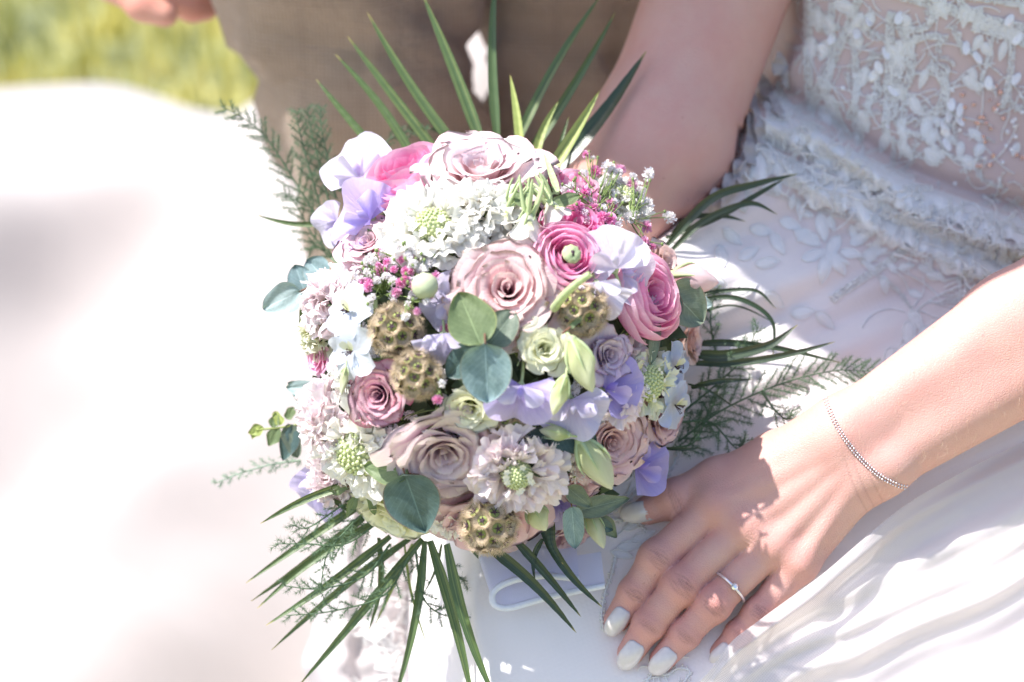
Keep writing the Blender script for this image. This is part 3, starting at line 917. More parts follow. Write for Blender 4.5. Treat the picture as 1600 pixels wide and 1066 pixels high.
# creases over the joints and wrinkles at the wrist
crease = np.zeros(len(hV)); red = np.zeros(len(hV)); disp = np.zeros(len(hV))
def joint_creases(c, ax, r, seed, n=5, spread=.0042):
    global crease, disp, red
    q = hV - c; t = q @ ax; side = np.cross(ax, BK); s_ = q @ side; up = q @ BK
    near = (np.abs(t) < .012) & (np.abs(s_) < r * 1.05) & (up > -r * .2)
    rr = np.random.RandomState(seed)
    for i in range(n):
        o_ = (i - (n - 1) / 2) / max(1, (n - 1) / 2) * spread
        cur = o_ + (o_ / spread * -.9) * (s_ / r) ** 2 * .0030 + .0003 * np.sin(s_ * 500 + rr.uniform(0, 6)) 
        w = .00042 * rr.uniform(.8, 1.4)
        k = np.exp(-((t - cur) / w) ** 2) * np.exp(-(s_ / (r * rr.uniform(.5, .8))) ** 4) * near
        dep = rr.uniform(.5, 1.0) * (1 if abs(o_) < spread * .8 else .6)
        crease = np.maximum(crease, k * dep); disp -= .0008 * k * dep
    red_ = np.exp(-(np.linalg.norm(q, axis=1) / (r * 1.25)) ** 2) * (up > 0)
    red = np.maximum(red, red_ * .75)
for i, k in enumerate(('index', 'middle', 'ring', 'little')):
    j = FJ[k]; r = RAD[k]
    joint_creases(j[1] + BK * .002, norm(j[0] - j[1]) * .5 + norm(j[1] - j[2]) * .5, r[1], 3 + i, 6, .0046)
    joint_creases(j[2] + BK * .002, norm(j[1] - j[2]) * .5 + norm(j[2] - j[3]) * .5, r[2], 13 + i, 4, .0026)
    red = np.maximum(red, .55 * np.exp(-(np.linalg.norm(hV - j[3], axis=1) / .011) ** 2))
    red = np.maximum(red, .35 * np.exp(-(np.linalg.norm(hV - j[0] - BK * .01, axis=1) / .013) ** 2))
joint_creases(TH[2] + BK * .002, norm(TH[1] - TH[3]), TR[2], 31, 4, .0030)
red = np.maximum(red, .5 * np.exp(-(np.linalg.norm(hV - TH[3], axis=1) / .013) ** 2))
q = hV - wc; t = q @ fd; s_ = q @ pp
for o_, w in ((-.004, .0006), (.001, .0005), (.007, .0005)):
    k = np.exp(-((t - o_ - .004 * np.sin(s_ * 70)) / w) ** 2) * sstep(.012, -.01, s_)
    disp -= .0003 * k; crease = np.maximum(crease, .35 * k)
# fine skin folds across the back of the hand
bk = np.exp(-(np.linalg.norm(hV - (FJ['middle'][0] * .6 + FJ['ring'][0] * .4 + BK * .01), axis=1) / .030) ** 2)
ax = norm(wc - FJ['middle'][0]); t = (hV - wc) @ ax; s_ = (hV - wc) @ np.cross(ax, BK)
disp += bk * .00018 * np.sin(t * 3300 + 2.2 * np.sin(s_ * 420) + 1.5 * np.sin(s_ * 170 + t * 300))
me_n = np.zeros_like(hV)
v0, v1, v2, v3 = (hV[hF[:, i]] for i in range(4))
fn = np.cross(v2 - v0, v3 - v1)
for i in range(4): np.add.at(me_n, hF[:, i], fn)
me_n = norm(me_n)
if (me_n * (hV - hV.mean(0))).sum() < 0: me_n = -me_n; hF = hF[:, ::-1]
hV = hV + me_n * disp[:, None]

# rest of her: right arm seen at the top, torso, shoulders, head (these stand outside the frame and shade what is in it)
SHR = W(1400, -760, 1.66); ELR = W(1030, 235, 1.590); HDR = W(800, 560, 1.57)
SHL = W(1830, -760, 1.68); WA = W(1500, 250, 1.70); CH = W(1520, -520, 1.68); NK = W(1530, -860, 1.70); HD = W(1530, -1130, 1.66); HP = W(1480, 520, 1.70)
def body_field(P):
    d = cap(P, WA, CH, .085, .105)
    d = smin(d, cap(P, WA, HP, .085, .10), .04)
    d = smin(d, cap(P, HP, W(1050, 950, 1.62), .095, .060), .04)
    d = smin(d, cap(P, CH, NK, .075, .050), .05)
    d = smin(d, cap(P, SHR, SHL, .045, .045), .05)
    d = smin(d, cap(P, NK, HD, .048, .055), .03)
    d = smin(d, ell(P, HD, (.085, .12, .10)), .03)
    d = smin(d, ell(P, HD + np.array((-.01, -.02, .095)), (.012, .02, .018)), .015)
    a = cap(P, SHR, ELR, .056, .0445)
    a = smin(a, cap(P, ELR, HDR, .0445, .028), .03)
    d = smin(d, a, .012)
    l = cap(P, SHL, El + np.array((.02, 0, -.01)), .050, .036)
    d = smin(d, l, .02)
    d = smin(d, cap(P, El + np.array((.0, 0, 0)), Fa * .25 + El * .75, .036, .034), .01)
    # gripping right hand behind the flowers
    for i in range(4):
        b = HDR + np.array((-.028 - .004 * i, .020 - .017 * i, .004))
        d = smin(d, cap(P, HDR + np.array((-.005, .015 - .013 * i, -.012)), b, .012, .009), .006)
        d = np.minimum(d, cap(P, b, b + np.array((-.016, -.002, .016)), .0088, .0078))
    d = smin(d, cap(P, HDR + np.array((0, .01, 0)), HDR + np.array((-.03, .03, .02)), .012, .009), .008)
    return d
pts = np.array([W(800, 1050, 1.9), W(2000, -1450, 1.9), W(740, 1050, 1.4), W(2050, -1450, 1.4)])
bV, bF = nets(body_field, pts.min(0), pts.max(0), .0075)
# the chest and lap are under cloth: keep that skin just behind the dress
zz = -bV[:, 2]; bx = bV[:, 0] / (K * zz) + 800; by = 533 - bV[:, 1] / (K * zz)
ins = (bx > left_edge(by) + 4) & (by > -500)
dv = dd(bx, by)
n_push = ins & (zz < dv + .012)
mask = n_push & (np.linalg.norm(bV - El, axis=1) > .11) & ~((bx < 1560) & (by < 320) & (zz > 3))
f = np.where(mask, (dv + .012) / zz, 1)
bV = bV * f[:, None]
V = np.concatenate((hV, bV)); F = np.concatenate((hF, bF + len(hV)))
bride = empty('person', W(1400, 900, 1.66), 'seated bride resting her left hand with pearl nails on her lap, bare arms', 'person')
z0 = np.zeros(len(bV))
camobj('body', V, F, M_skin, bride, {'red': np.concatenate((red, z0)), 'crease': np.concatenate((crease, z0))}, origin=W(1400, 700, 1.6))
# hair (outside the frame)
A = Acc()
for i in range(160):
    a = i * 2.399; r_ = .5 + .5 * math.sin(i * 1.3)
    s0 = HD + np.array((.078 * math.cos(a), .06 + .06 * math.sin(a * .7), .07 * math.sin(a) - .02))
    v, f = tube(bez(s0, s0 + (.03 * math.cos(a), -.08, -.05), s0 + (.02 * math.cos(a), -.20 - .08 * r_, -.06), 7), np.linspace(.008, .003, 7), 5); A.add(v, f)
V, F, _ = A.get(); camobj('hair', V, F, M_hair, bride)

# finger nails
def nail(tip, prev, w, L, roll_up=.5, off=.0, back=0.0):
    ax = norm(tip - prev)
    up = norm(BK - ax * (BK @ ax)); sd = np.cross(ax, up)
    nu, nv = 13, 9; V = []; V2 = []
    for i in range(nu):
        t = i / (nu - 1)
        wid = w * (.80 + .45 * t - .30 * t * t) * (math.sqrt(max(0, 1 - max(0, (t - .45) / .56) ** 2.4)) if t > .45 else 1) * min(1, .62 + t * 4)
        for j in range(nv):
            s_ = j / (nv - 1) * 2 - 1
            p = tip + ax * (-L * .55 + L * t + back) + sd * wid * s_ + up * (off - .0030 * abs(s_) ** 2 * (wid / w) ** 2 - .0075 * max(0, t - .30) ** 2 * 1.0 - .0012 * max(0, .25 - t) * 4 * .5 + .0006 * math.sin(math.pi * t))
            V.append(p); V2.append(p - up * .0007)
    n = nu * nv; F = quads(nu, nv).tolist()
    G = [[a + n for a in reversed(f)] for f in F]
    ring_ = [j for j in range(nv)] + [i * nv + nv - 1 for i in range(1, nu)] + [(nu - 1) * nv + j for j in range(nv - 2, -1, -1)] + [i * nv for i in range(nu - 2, 0, -1)]
    S = [[ring_[i], ring_[(i + 1) % len(ring_)], ring_[(i + 1) % len(ring_)] + n, ring_[i] + n] for i in range(len(ring_))]
    camobj('fingernail', V + V2, F + G + S, M_nail, bride)
for k, w in (('index', .0063), ('middle', .0068), ('ring', .0066), ('little', .0055)):
    nail(FJ[k][3], FJ[k][2], w, .0195 if k != 'little' else .016, off=RAD[k][3] * 1.05 + .0015, back=.0016)
nail(TH[3], TH[2] + np.array((0, -.004, .002)), .0070, .024, off=TR[3] * .95, back=.006)

# moles and fine arm hairs
for (x, y) in ((1098, 8), (1017, 195), (1226, 815), (1190, 778), (1507, 680)):
    pass
A = Acc()
rh = np.random.RandomState(8)
sel = np.argwhere((hV[:, 2] > np.median(hV[:, 2])) & (((hV - Wr) @ fd) > -.01) & (me_n[:, 2] > .15)).ravel()
for i in rh.choice(sel, min(420, len(sel)), replace=False):
    b = hV[i] - me_n[i] * .0002; g = norm(-fd * .55 - pp * .6 + me_n[i] * .35 + rh.normal(0, .25, 3)); L = rh.uniform(.003, .008)
    v, f = tube([b, b + g * L * .5, b + norm(g - me_n[i] * .4) * L], (.00005, .00004, .00002), 3); A.add(v, f)
V, F, _ = A.get(); camobj('arm_hair', V, F, plain('fair_hair', (228, 205, 180), .4), bride, kind='stuff')

# engagement ring
rc = FJ['ring'][1] * .40 + FJ['ring'][0] * .60; rc = Jl(1140, 918, .0245)
rax = norm(FJ['ring'][0] - FJ['ring'][1])
ring_e = empty('ring', rc, "thin silver solitaire ring on the bride's ring finger", 'ring')
up = norm(BK - rax * (BK @ rax)); sd = np.cross(rax, up); RR = .0119
a = np.linspace(0, 2 * math.pi, 49)
P = [rc + RR * (math.cos(x) * up * 1.0 + math.sin(x) * sd) for x in a]
v, f = tube(P, .00085, 8); camobj('band', v, f, M_silver, ring_e)
gt = rc + up * (RR + .0016)
n = 8; V = []; 
for (r_, h) in ((.0010, .0016), (.0021, .0007), (.0022, .0003), (.0002, -.0016)):
    V += [gt + up * h + r_ * (math.cos(k * math.pi / 4) * sd + math.sin(k * math.pi / 4) * rax) for k in range(8)]
F = [[7, 6, 5, 4, 3, 2, 1, 0]] + [[r_ * 8 + k, r_ * 8 + (k + 1) % 8, (r_ + 1) * 8 + (k + 1) % 8, (r_ + 1) * 8 + k] for r_ in range(3) for k in range(8)]
md = NT('diamond'); md.b.inputs['Base Color'].default_value = (.85, .9, 1, 1); md.b.inputs['Roughness'].default_value = .02; md.b.inputs['Metallic'].default_value = .5; md.b.inputs['Specular IOR Level'].default_value = 1
camobj('diamond', V, F, md.m, ring_e, smooth=False)
for k in range(4):
    x = math.pi / 4 + k * math.pi / 2; o_ = .0021 * (math.cos(x) * sd + math.sin(x) * rax)
    v, f = tube([gt - up * .0018 + o_ * .6, gt + up * .0002 + o_, gt + up * .0010 + o_ * .9], .00038, 5); camobj('prong', v, f, M_silver, ring_e)

# bracelet of tiny linked beads, two rows
brc = empty('bracelet', Wr, "fine silver bead chain bracelet around the bride's left wrist", 'bracelet')
A = Acc()
top = []
BP = catmull([(1288, 618), (1293, 634), (1306, 663), (1326, 694), (1350, 722), (1378, 746), (1407, 760), (1422, 762)], 12)
seg = np.concatenate(([0], np.cumsum(np.linalg.norm(np.diff(BP, axis=0), axis=1))))
def surf_depth(px, py):
    # march along the view ray to the arm
    d0, d1 = 1.36, 1.52
    ds = np.linspace(d0, d1, 220); P_ = Wv(np.full(220, px), np.full(220, py), ds)
    v_ = hand_field(P_); i = np.argmax(v_ < .0003)
    return ds[i] if (v_ < .0003).any() else None
last = None
for row in (-.62, .62):
    for s0 in np.arange(0, seg[-1], 4.6):
        x = np.interp(s0 + row * .8, seg, BP[:, 0]); y = np.interp(s0 + row * .8, seg, BP[:, 1])
        x2 = np.interp(s0 + 2, seg, BP[:, 0]); y2 = np.interp(s0 + 2, seg, BP[:, 1])
        tn = norm((x2 - x, y2 - y)); x += -tn[1] * row * 3.6; y += tn[0] * row * 3.6
        if last is None or row < 2:
            g = surf_depth(x, y)
            if g is None: continue
        A.add(ICO0[0] * .00072 + W(x, y, g - .0006), ICO0[1])
V, F, _ = A.get(); camobj('bead_chain', V, F, M_silver, brc, kind='stuff')

# ------------------------------------------------------------------ groom
groom = empty('person', W(640, 700, 1.9), 'groom in brown checked linen trousers standing behind the bouquet', 'person')
mt = NT('brown_linen')
mp = mt.coord()
nA = mt.noise(14, 4, .6, mp)
def wave(axis, sc, dist=.5):
    x = mt.n('TexWave', wave_type='BANDS', bands_direction=axis); x.inputs['Scale'].default_value = sc; x.inputs['Distortion'].default_value = dist
    x.inputs['Detail'].default_value = 2; mt.l(mp, x.inputs['Vector']); return x.outputs['Fac']
wx, wz = wave('X', 110, 1.6), wave('Z', 110, 1.6)
cx = mt.math('GREATER_THAN', wave('X', 7.5, .0), .93); cz = mt.math('GREATER_THAN', wave('Z', 5.0, .0), .95)
cc = mt.mix(mt.math('ADD', mt.math('MULTIPLY', wx, .5), mt.math('MULTIPLY', wz, .5)), lin((146, 124, 106)), lin((200, 178, 158)))
st_ = mt.noise(1.0, 3, .6, mt.comb(mt.math('MULTIPLY', mt.n('SeparateXYZ').outputs[0], 1), 0, 0)) 
sx = mt.n('SeparateXYZ'); mt.l(mp, sx.inputs[0])
s1 = mt.noise(1, 3, .7, mt.comb(mt.math('MULTIPLY', sx.outputs[0], 40), mt.math('MULTIPLY', sx.outputs[1], 40), mt.math('MULTIPLY', sx.outputs[2], 420)))
s2 = mt.noise(1, 3, .7, mt.comb(mt.math('MULTIPLY', sx.outputs[0], 420), mt.math('MULTIPLY', sx.outputs[1], 420), mt.math('MULTIPLY', sx.outputs[2], 40)))
cc = mt.mix(mt.math('MULTIPLY', mt.math('ADD', s1, s2), .38), cc, lin((142, 114, 90)))
cc = mt.mix(mt.math('MULTIPLY', mt.math('MAXIMUM', cx, cz), .10), cc, lin((92, 76, 68)))
mt.l(cc, mt.b.inputs['Base Color']); mt.b.inputs['Roughness'].default_value = .85; mt.b.inputs['Sheen Weight'].default_value = .25
mt.bump(mt.math('ADD', mt.math('ADD', s1, s2), mt.math('MULTIPLY', mt.noise(9, 4, .6, mp, 1.5), 3.0)), .9, .0022)
M_tr = mt.m
def leg(rows, dep, name, seed):
    """rows: (py, left px, right px); round cross-section standing on the ground"""
    ys = np.array([r[0] for r in rows], float); L = np.array([r[1] for r in rows], float); R = np.array([r[2] for r in rows], float)
    yy = np.linspace(ys[0], ys[-1], 90); l = ip(yy, ys, L); r_ = ip(yy, ys, R)
    nth = 64; V = np.zeros((nth, len(yy), 3))
    rr = np.random.RandomState(seed)
    for j, y in enumerate(yy):
        # a vertical leg: its distance changes slowly down the picture
        d = dep + (y - 200) * .00018
        c = W((l[j] + r_[j]) / 2, y, d); rad = (r_[j] - l[j]) / 2 * K * d
        th = np.linspace(0, 2 * math.pi, nth, endpoint=False)
        fold = .0095 * np.sin(y / 31 + 1.3 * np.sin(th) * 3 + seed) * np.sin(th * 2 + seed) + .008 * np.sin(y / 14 + th * 3) * np.exp(-((y - 95) / 60) ** 2) + .002 * np.sin(th * 5 + y / 60)
        crease_ = .006 * np.exp(-((th - 1.35) / .12) ** 2)
        q = rad + fold + crease_
        V[:, j] = c + np.stack((np.cos(th) * q, 0 * q, np.sin(th) * q * .85), -1)
    return camobj(name, V.reshape(-1, 3), quads(nth, len(yy), True), M_tr, groom)
leg([(-420, 300, 760), (-200, 318, 742), (0, 345, 737), (90, 372, 737), (150, 398, 745), (210, 425, 765), (260, 444, 785), (340, 472, 800), (430, 502, 800), (600, 530, 790), (900, 545, 775), (1300, 550, 765), (1700, 552, 760), (2300, 560, 755)], 1.80, 'trouser_leg', 1)
leg([(-420, 748, 1130), (-200, 742, 1100), (0, 738, 1065), (17, 740, 1060), (90, 762, 1045), (150, 771, 1035), (210, 775, 1025), (300, 778, 1010), (430, 785, 1000), (600, 800, 990), (900, 815, 985), (1300, 820, 980), (1700, 825, 975), (2300, 825, 975)], 1.86, 'trouser_leg', 2)
# his upper body above the frame, shaped to shade the couple: jacket, arms, head
gd = 1.41
def gfield(P):
    d = cap(P, W(640, -560, 1.60), W(820, -1050, gd), .165, .18)
    d = smin(d, ell(P, W(560, -460, 1.72), (.20, .14, .14)), .05)
    d = smin(d, cap(P, W(360, -1130, gd), W(1120, -1150, gd), .085, .085), .06)
    return d
def garm(P):
    d = cap(P, W(450, -1130, gd + .08), W(190, -600, 1.60), .070, .062)
    return smin(d, cap(P, W(190, -600, 1.60), W(165, -190, 1.80), .060, .042), .03)
V, F = nets(lambda P: np.minimum(gfield(P), garm(P)), np.array((-.50, .15, -2.0)), np.array((.40, 1.0, -1.05)), .010)
camobj('jacket', V, F, M_tr, groom)
# head and hanging hand
def ghead(P):
    h = W(830, -1560, gd - .02)
    d = ell(P, h, (.085, .125, .105)); d = smin(d, ell(P, h + np.array((0, -.01, .105)), (.014, .022, .02)), .015)
    return smin(d, cap(P, W(810, -1150, gd), h, .055, .055), .03)
hd = 1.80
FT = [((205, -30), (262, -2), (300, 12), (322, 14)), ((200, -50), (258, -30), (296, -18), (322, -14)), ((196, -72), (250, -60), (290, -52), (318, -46)), ((190, -95), (235, -88), (268, -84), (292, -80))]
def ghand(P):
    d = cap(P, W(150, -130, hd + .01), W(205, -55, hd), .026, .024)
    d = smin(d, cap(P, W(140, -60, hd), W(210, -30, hd + .01), .022, .020), .02)
    d = smin(d, cap(P, W(150, -190, hd + .03), W(165, -110, hd + .01), .030, .026), .02)
    fs = None
    for i, f in enumerate(FT):
        r = .0125 - .0006 * i; q_ = [W(x, y, hd - .004 * i + .004 * k) for k, (x, y) in enumerate(f)]
        g = cap(P, q_[0], q_[1], r, r * .95); g = smin(g, cap(P, q_[1], q_[2], r * .95, r * .88), .004); g = smin(g, cap(P, q_[2], q_[3], r * .88, r * .75), .004)
        fs = g if fs is None else np.minimum(fs, g)
    th = cap(P, W(185, -30, hd - .02), W(222, 8, hd - .03), .014, .012); th = smin(th, cap(P, W(222, 8, hd - .03), W(258, 22, hd - .03), .012, .010), .004)
    d = smin(d, th, .008)
    return smin(d, fs, .006)
def gbody(P):
    d = smin(ghead(P), cap(P, W(640, -540, 1.60), W(820, -1050, gd), .14, .145), .03)
    d = smin(d, cap(P, W(450, -1130, gd + .08), W(190, -600, 1.60), .048, .042), .03)
    d = smin(d, cap(P, W(190, -600, 1.60), W(165, -190, 1.80), .040, .027), .02)
    return smin(d, ghand(P), .008)
V, F = nets(gbody, np.array((-.52, .12, -2.0)), np.array((.32, 1.05, -1.05)), .0042)
camobj('body', V, F, M_skin2, groom, {'red': .6 * sstep(.3, .9, .5 + .5 * nz(V, 60)), 'crease': np.zeros(len(V))})

# ------------------------------------------------------------------ the bouquet
BC = (772, 552); BD = 1.505
def dome(px, py):
    r = math.hypot((px - BC[0]) / 318.0, (py - BC[1]) / 318.0)
    return BD - .112 * math.sqrt(max(0.0, 1 - min(r, 1) ** 2))
def dnorm(px, py, k=.85):
    x = (px - BC[0]) / 318.0; y = -(py - BC[1]) / 318.0; r = math.hypot(x, y)
    if r > .98: x, y = x / r * .98, y / r * .98; r = .98
    return norm((x * k, y * k, math.sqrt(1 - (r * .93) ** 2) + .12))
bq = empty('bouquet', W(772, 560, 1.52), 'round bridal bouquet of dusty roses, pink ranunculus, sweet peas and seed pods on palm blades', 'bouquet')

M_green = plain('stem_green', (122, 142, 84), .55, 200, .2, .2, tr=.1)
M_pale = plain('calyx_green', (190, 204, 156), .55, 250, .2, .15, tr=.25)
MP = {
 'rose_main': petal_mat('rose_dusty_pink', (202, 122, 130), (234, 192, 196), (246, 228, 227), .42, p=(.15, .6, .95), rimc=(244, 230, 224)),
 'rose_pale': petal_mat('rose_blush', (240, 196, 200), (244, 220, 222), (248, 236, 238), .38, rimc=(242, 212, 220)),
 'rose_mauve': petal_mat('rose_mauve', (218, 170, 184), (234, 198, 208), (242, 218, 224), .42),
 'rose_taupe': petal_mat('rose_taupe', (216, 184, 200), (234, 212, 220), (243, 229, 231), .42, rimc=(244, 234, 228)),
 'rose_purple': petal_mat('rose_purple_edge', (182, 120, 172), (206, 150, 182), (226, 190, 198), .30, rimc=(206, 130, 150)),
 'rose_dust2': petal_mat('rose_old_pink', (216, 166, 172), (232, 196, 200), (242, 218, 220), .42),
 'liz': petal_mat('lisianthus_mauve', (202, 166, 198), (224, 204, 224), (234, 218, 232), .36, rimc=(204, 168, 196)),
 'pink': petal_mat('ranunculus_pink', (250, 128, 196), (254, 164, 214), (255, 206, 232), .5, p=(.1, .6, 1)),
 'pink2': petal_mat('ranunculus_soft', (252, 156, 206), (255, 192, 224), (255, 226, 240), .5, p=(.1, .6, 1)),
 'white': petal_mat('petal_white', (242, 242, 218), (250, 248, 240), (252, 250, 246), .38, rough=.6),
 'blushw': petal_mat('petal_blush_white', (242, 228, 222), (249, 235, 237), (252, 242, 244), .38, rough=.6),
 'lilac': petal_mat('sweet_pea_lilac', (212, 202, 238), (224, 216, 244), (238, 232, 248), .44, p=(0, .5, 1)),
 'lavender': petal_mat('sweet_pea_lavender', (188, 170, 236), (204, 190, 242), (222, 212, 246), .44, p=(0, .5, 1)),
 'violet': petal_mat('sweet_pea_violet', (160, 142, 224), (180, 164, 236), (204, 192, 244), .42, p=(0, .5, 1)),
 'palelil': petal_mat('sweet_pea_pale', (228, 222, 242), (238, 233, 246), (246, 242, 250), .44, p=(0, .5, 1)),
 'cream': petal_mat('petal_cream', (232, 234, 150), (242, 242, 208), (246, 246, 230), .38, p=(0, .5, 1)),
 'creamgreen': petal_mat('bud_cream_green', (190, 204, 136), (222, 226, 180), (238, 238, 214), .3, p=(0, .4, 1)),
 'delph': petal_mat('delphinium_pale', (228, 232, 242), (232, 238, 248), (240, 243, 250), .44, p=(0, .5, 1)),
 'delphb': petal_mat('delphinium_blue', (236, 234, 232), (206, 220, 246), (222, 230, 248), .44, p=(0, .5, 1)),
 'peach': petal_mat('petal_peach', (232, 192, 180), (240, 210, 202), (244, 222, 218), .35),
 'gypw': petal_mat('gypsophila_white', (240, 236, 228), (248, 244, 246), (250, 248, 250), .3),
 'gypp': petal_mat('gypsophila_pink', (230, 104, 178), (240, 150, 204), (248, 200, 228), .3),
}
L_green = leaf_mat('leaf_green', (98, 114, 82), (128, 144, 104), .48, .2, edge=(160, 164, 104))
L_blue = leaf_mat('leaf_blue_green', (104, 130, 134), (146, 168, 172), .5, .12, edge=(140, 140, 124))
L_dark = leaf_mat('leaf_dark_teal', (66, 88, 86), (90, 112, 110), .45, .08, edge=(126, 100, 88))
L_grey = leaf_mat('leaf_grey_green', (98, 112, 98), (126, 138, 122), .55, .12, edge=(144, 126, 106))
L_pale = leaf_mat('leaf_pale_silver', (150, 172, 174), (182, 198, 200), .55, .2)
def palm_mat(name, c1, c2, c3, rough):
    m = NT(name); s_ = m.attr('s'); t = m.attr('t')
    st = m.noise(1, 2, .7, m.comb(m.math('MULTIPLY', s_, 5.0), m.math('MULTIPLY', t, .6), m.n('ObjectInfo').outputs['Random']))
    col = m.ramp(st, [(.32, lin(c1)), (.55, lin(c2)), (.74, lin(c3))])
    tip = m.ramp(t, [(.93, (0, 0, 0, 1)), (1.0, (1, 1, 1, 1))])
    col = m.mix(tip, col, lin((176, 160, 88)))
    m.l(col, m.b.inputs['Base Color']); m.b.inputs['Roughness'].default_value = rough; m.b.inputs['Specular IOR Level'].default_value = .6
    m.translucent(m.mix(.5, col, lin((130, 150, 60))), .12, m.bump(st, .5, .0006)); return m.m
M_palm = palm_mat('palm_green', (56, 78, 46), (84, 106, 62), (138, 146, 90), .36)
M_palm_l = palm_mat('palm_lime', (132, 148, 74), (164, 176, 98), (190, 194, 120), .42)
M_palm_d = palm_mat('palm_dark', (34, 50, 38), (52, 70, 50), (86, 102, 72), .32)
M_fern = plain('fern_green', (96, 120, 92), .55, 300, .1, .25, tr=.3)
M_fern2 = plain('fern_silver', (150, 170, 150), .5, 300, .1, .2, tr=.3)
M_bristle = plain('pod_bristle', (206, 186, 158), .6, 400, .1, .2, tr=.25)
def cup_mat():
    m = NT('pod_cup'); r = m.attr('rib'); t = m.attr('t')
    col = m.ramp(t, [(.0, lin((138, 148, 92))), (.45, lin((172, 162, 124))), (.8, lin((196, 178, 150)))])
    col = m.mix(m.math('MULTIPLY', m.math('MULTIPLY', r, t), .85), col, lin((92, 70, 46)))
    m.l(col, m.b.inputs['Base Color']); m.b.inputs['Roughness'].default_value = .7; m.translucent(col, .2); return m.m
M_cup = cup_mat()
M_podg = plain('pod_green', (140, 152, 84), .6, 500, .3, .25)
M_star = plain('pod_star', (62, 40, 52), .5, 300, .1, .3)
M_dot = plain('pincushion_bud', (204, 212, 162), .4, 400, .2, .18, tr=.15)
M_twig = plain('twig', (120, 84, 66), .6, 300, .2, .2)

def petal_grid(fn, nu=11, nv=10):
    u = np.linspace(-1, 1, nu)[:, None]; v = np.linspace(0, 1, nv)[None, :]
    u, v = np.broadcast_arrays(u, v)
    return fn(u, v), quads(nu, nv), {'t': v.ravel(), 's': u.ravel()}

def petal_part(name, fn, mat, parent, M, nu=11, nv=10, label=None):
    V, F, A = petal_grid(fn, nu, nv)
    me = mesh(name, V.reshape(-1, 3), F, mat, A)
    return mobj(name, me, parent, M, label=label)

def receptacle(name, M, size, mat=M_green, label=None, depth=1.0, stem=True):
    """the flower itself: its green foot and stem, which the petals hang on"""
    z = [(-1.9, .05), (-1.2, .06), (-.75, .09), (-.55, .22), (-.40, .16), (-.36, .0)]
    n = 10; a = np.linspace(0, 2 * math.pi, n, endpoint=False)
    V = np.array([[(r * math.cos(x), r * math.sin(x), h * depth) for (h, r) in z] for x in a]).reshape(-1, 3)
    me = mesh(name, V, quads(n, len(z), True), mat)
    return mobj(name, me, bq, M, label=label)

def FM(px, py, r, tilt=(0, 0), roll=0, lift=0.0, base_n=True):
    """matrix of a flower head seen at px,py with radius r photo pixels, leaning by tilt (right, up)"""
    d = dome(px, py) - lift
    n = dnorm(px, py) if base_n else np.array((0, 0, 1.0))
    n = norm(n + np.array((tilt[0], tilt[1], 0)))
    return place(W(px, py, d), n, roll, r * 1.11 * K * d)

def rose(px, py, r, mat, tilt=(0, 0), roll=0, lift=.0, N=26, seed=1, openness=1.0, ruffle=.02, label=None, name='rose', recess=.16, point=.05, H=.42, curl=1.0, outer=1.0):
    M = FM(px, py, r, tilt, roll, lift)
    root = receptacle(name, M, r, label=label)
    rr = random.Random(seed)
    for i in range(N):
        t = i / (N - 1)
        th0 = i * 2.39996 + rr.uniform(-.25, .25)
        Rr = (.025 + .975 * t ** .78) * rr.uniform(.95, 1.05)
        zr = H * math.cos(t * 1.30 * openness) - recess * math.exp(-(t / .28) ** 2) + rr.uniform(-.02, .02)
        rb = .015 + .30 * t
        A = math.radians(112 - 54 * t) * rr.uniform(.9, 1.1)
        cu = (.03 + .17 * t ** 1.3) * curl * rr.uniform(.7, 1.3)
        ph = rr.uniform(0, 6.28); ru = ruffle * (.4 + t) * rr.uniform(.6, 1.4); sp = rr.uniform(.03, .08)
        k1 = rr.uniform(1.4, 3.0); pt = point * rr.uniform(.2, 1.6)
        bulge = .10 * (1 - t) + .04
        side = rr.uniform(-.12, .12)
        def fn(u, v, t=t, th0=th0, Rr=Rr, zr=zr, rb=rb, A=A, cu=cu, ph=ph, ru=ru, sp=sp, k1=k1, pt=pt, bulge=bulge, side=side):
            ve = v * (1 - (.20 + .10 * t) * np.abs(u + side) ** 2.6 + pt * np.clip(1 - np.abs(u) * 2.2, 0, 1))
            th = th0 + u * A * (.50 + .50 * np.sin(np.clip(v, 0, 1) * 1.45))
            rho = rb + (Rr - rb) * ve ** (1.1 + .5 * (1 - t)) + bulge * np.sin(math.pi * np.clip(ve, 0, 1)) * (Rr * .6)
            rho = rho * (1 + sp * u)
            z = -.42 + (zr + .42) * (1 - (1 - np.clip(ve, 0, 1.1)) ** 1.5 * np.sign(1 - ve) ** 0)
            e = np.clip((v - .68) / .32, 0, 1)
            ec = e * e * (1 + .5 * np.sin(u * k1 + ph))
            rho = rho + cu * ec * .75; z = z - cu * ec * .55 * (1 if t > .3 else .5)
            z = z + ru * np.sin(u * k1 * 2.1 + ph) * v ** 3
            rho = rho + ru * np.cos(u * k1 * 1.7 + ph * 2) * v ** 3
            # fine crumple
            z = z + .006 * np.sin(u * 9 + v * 7 + ph) * v
            return np.stack((rho * np.cos(th), rho * np.sin(th), z), -1)
        petal_part('petal', fn, mat if not isinstance(mat, tuple) else (mat[0] if t < .5 else mat[1]), root, M, 15, 11)
    return root

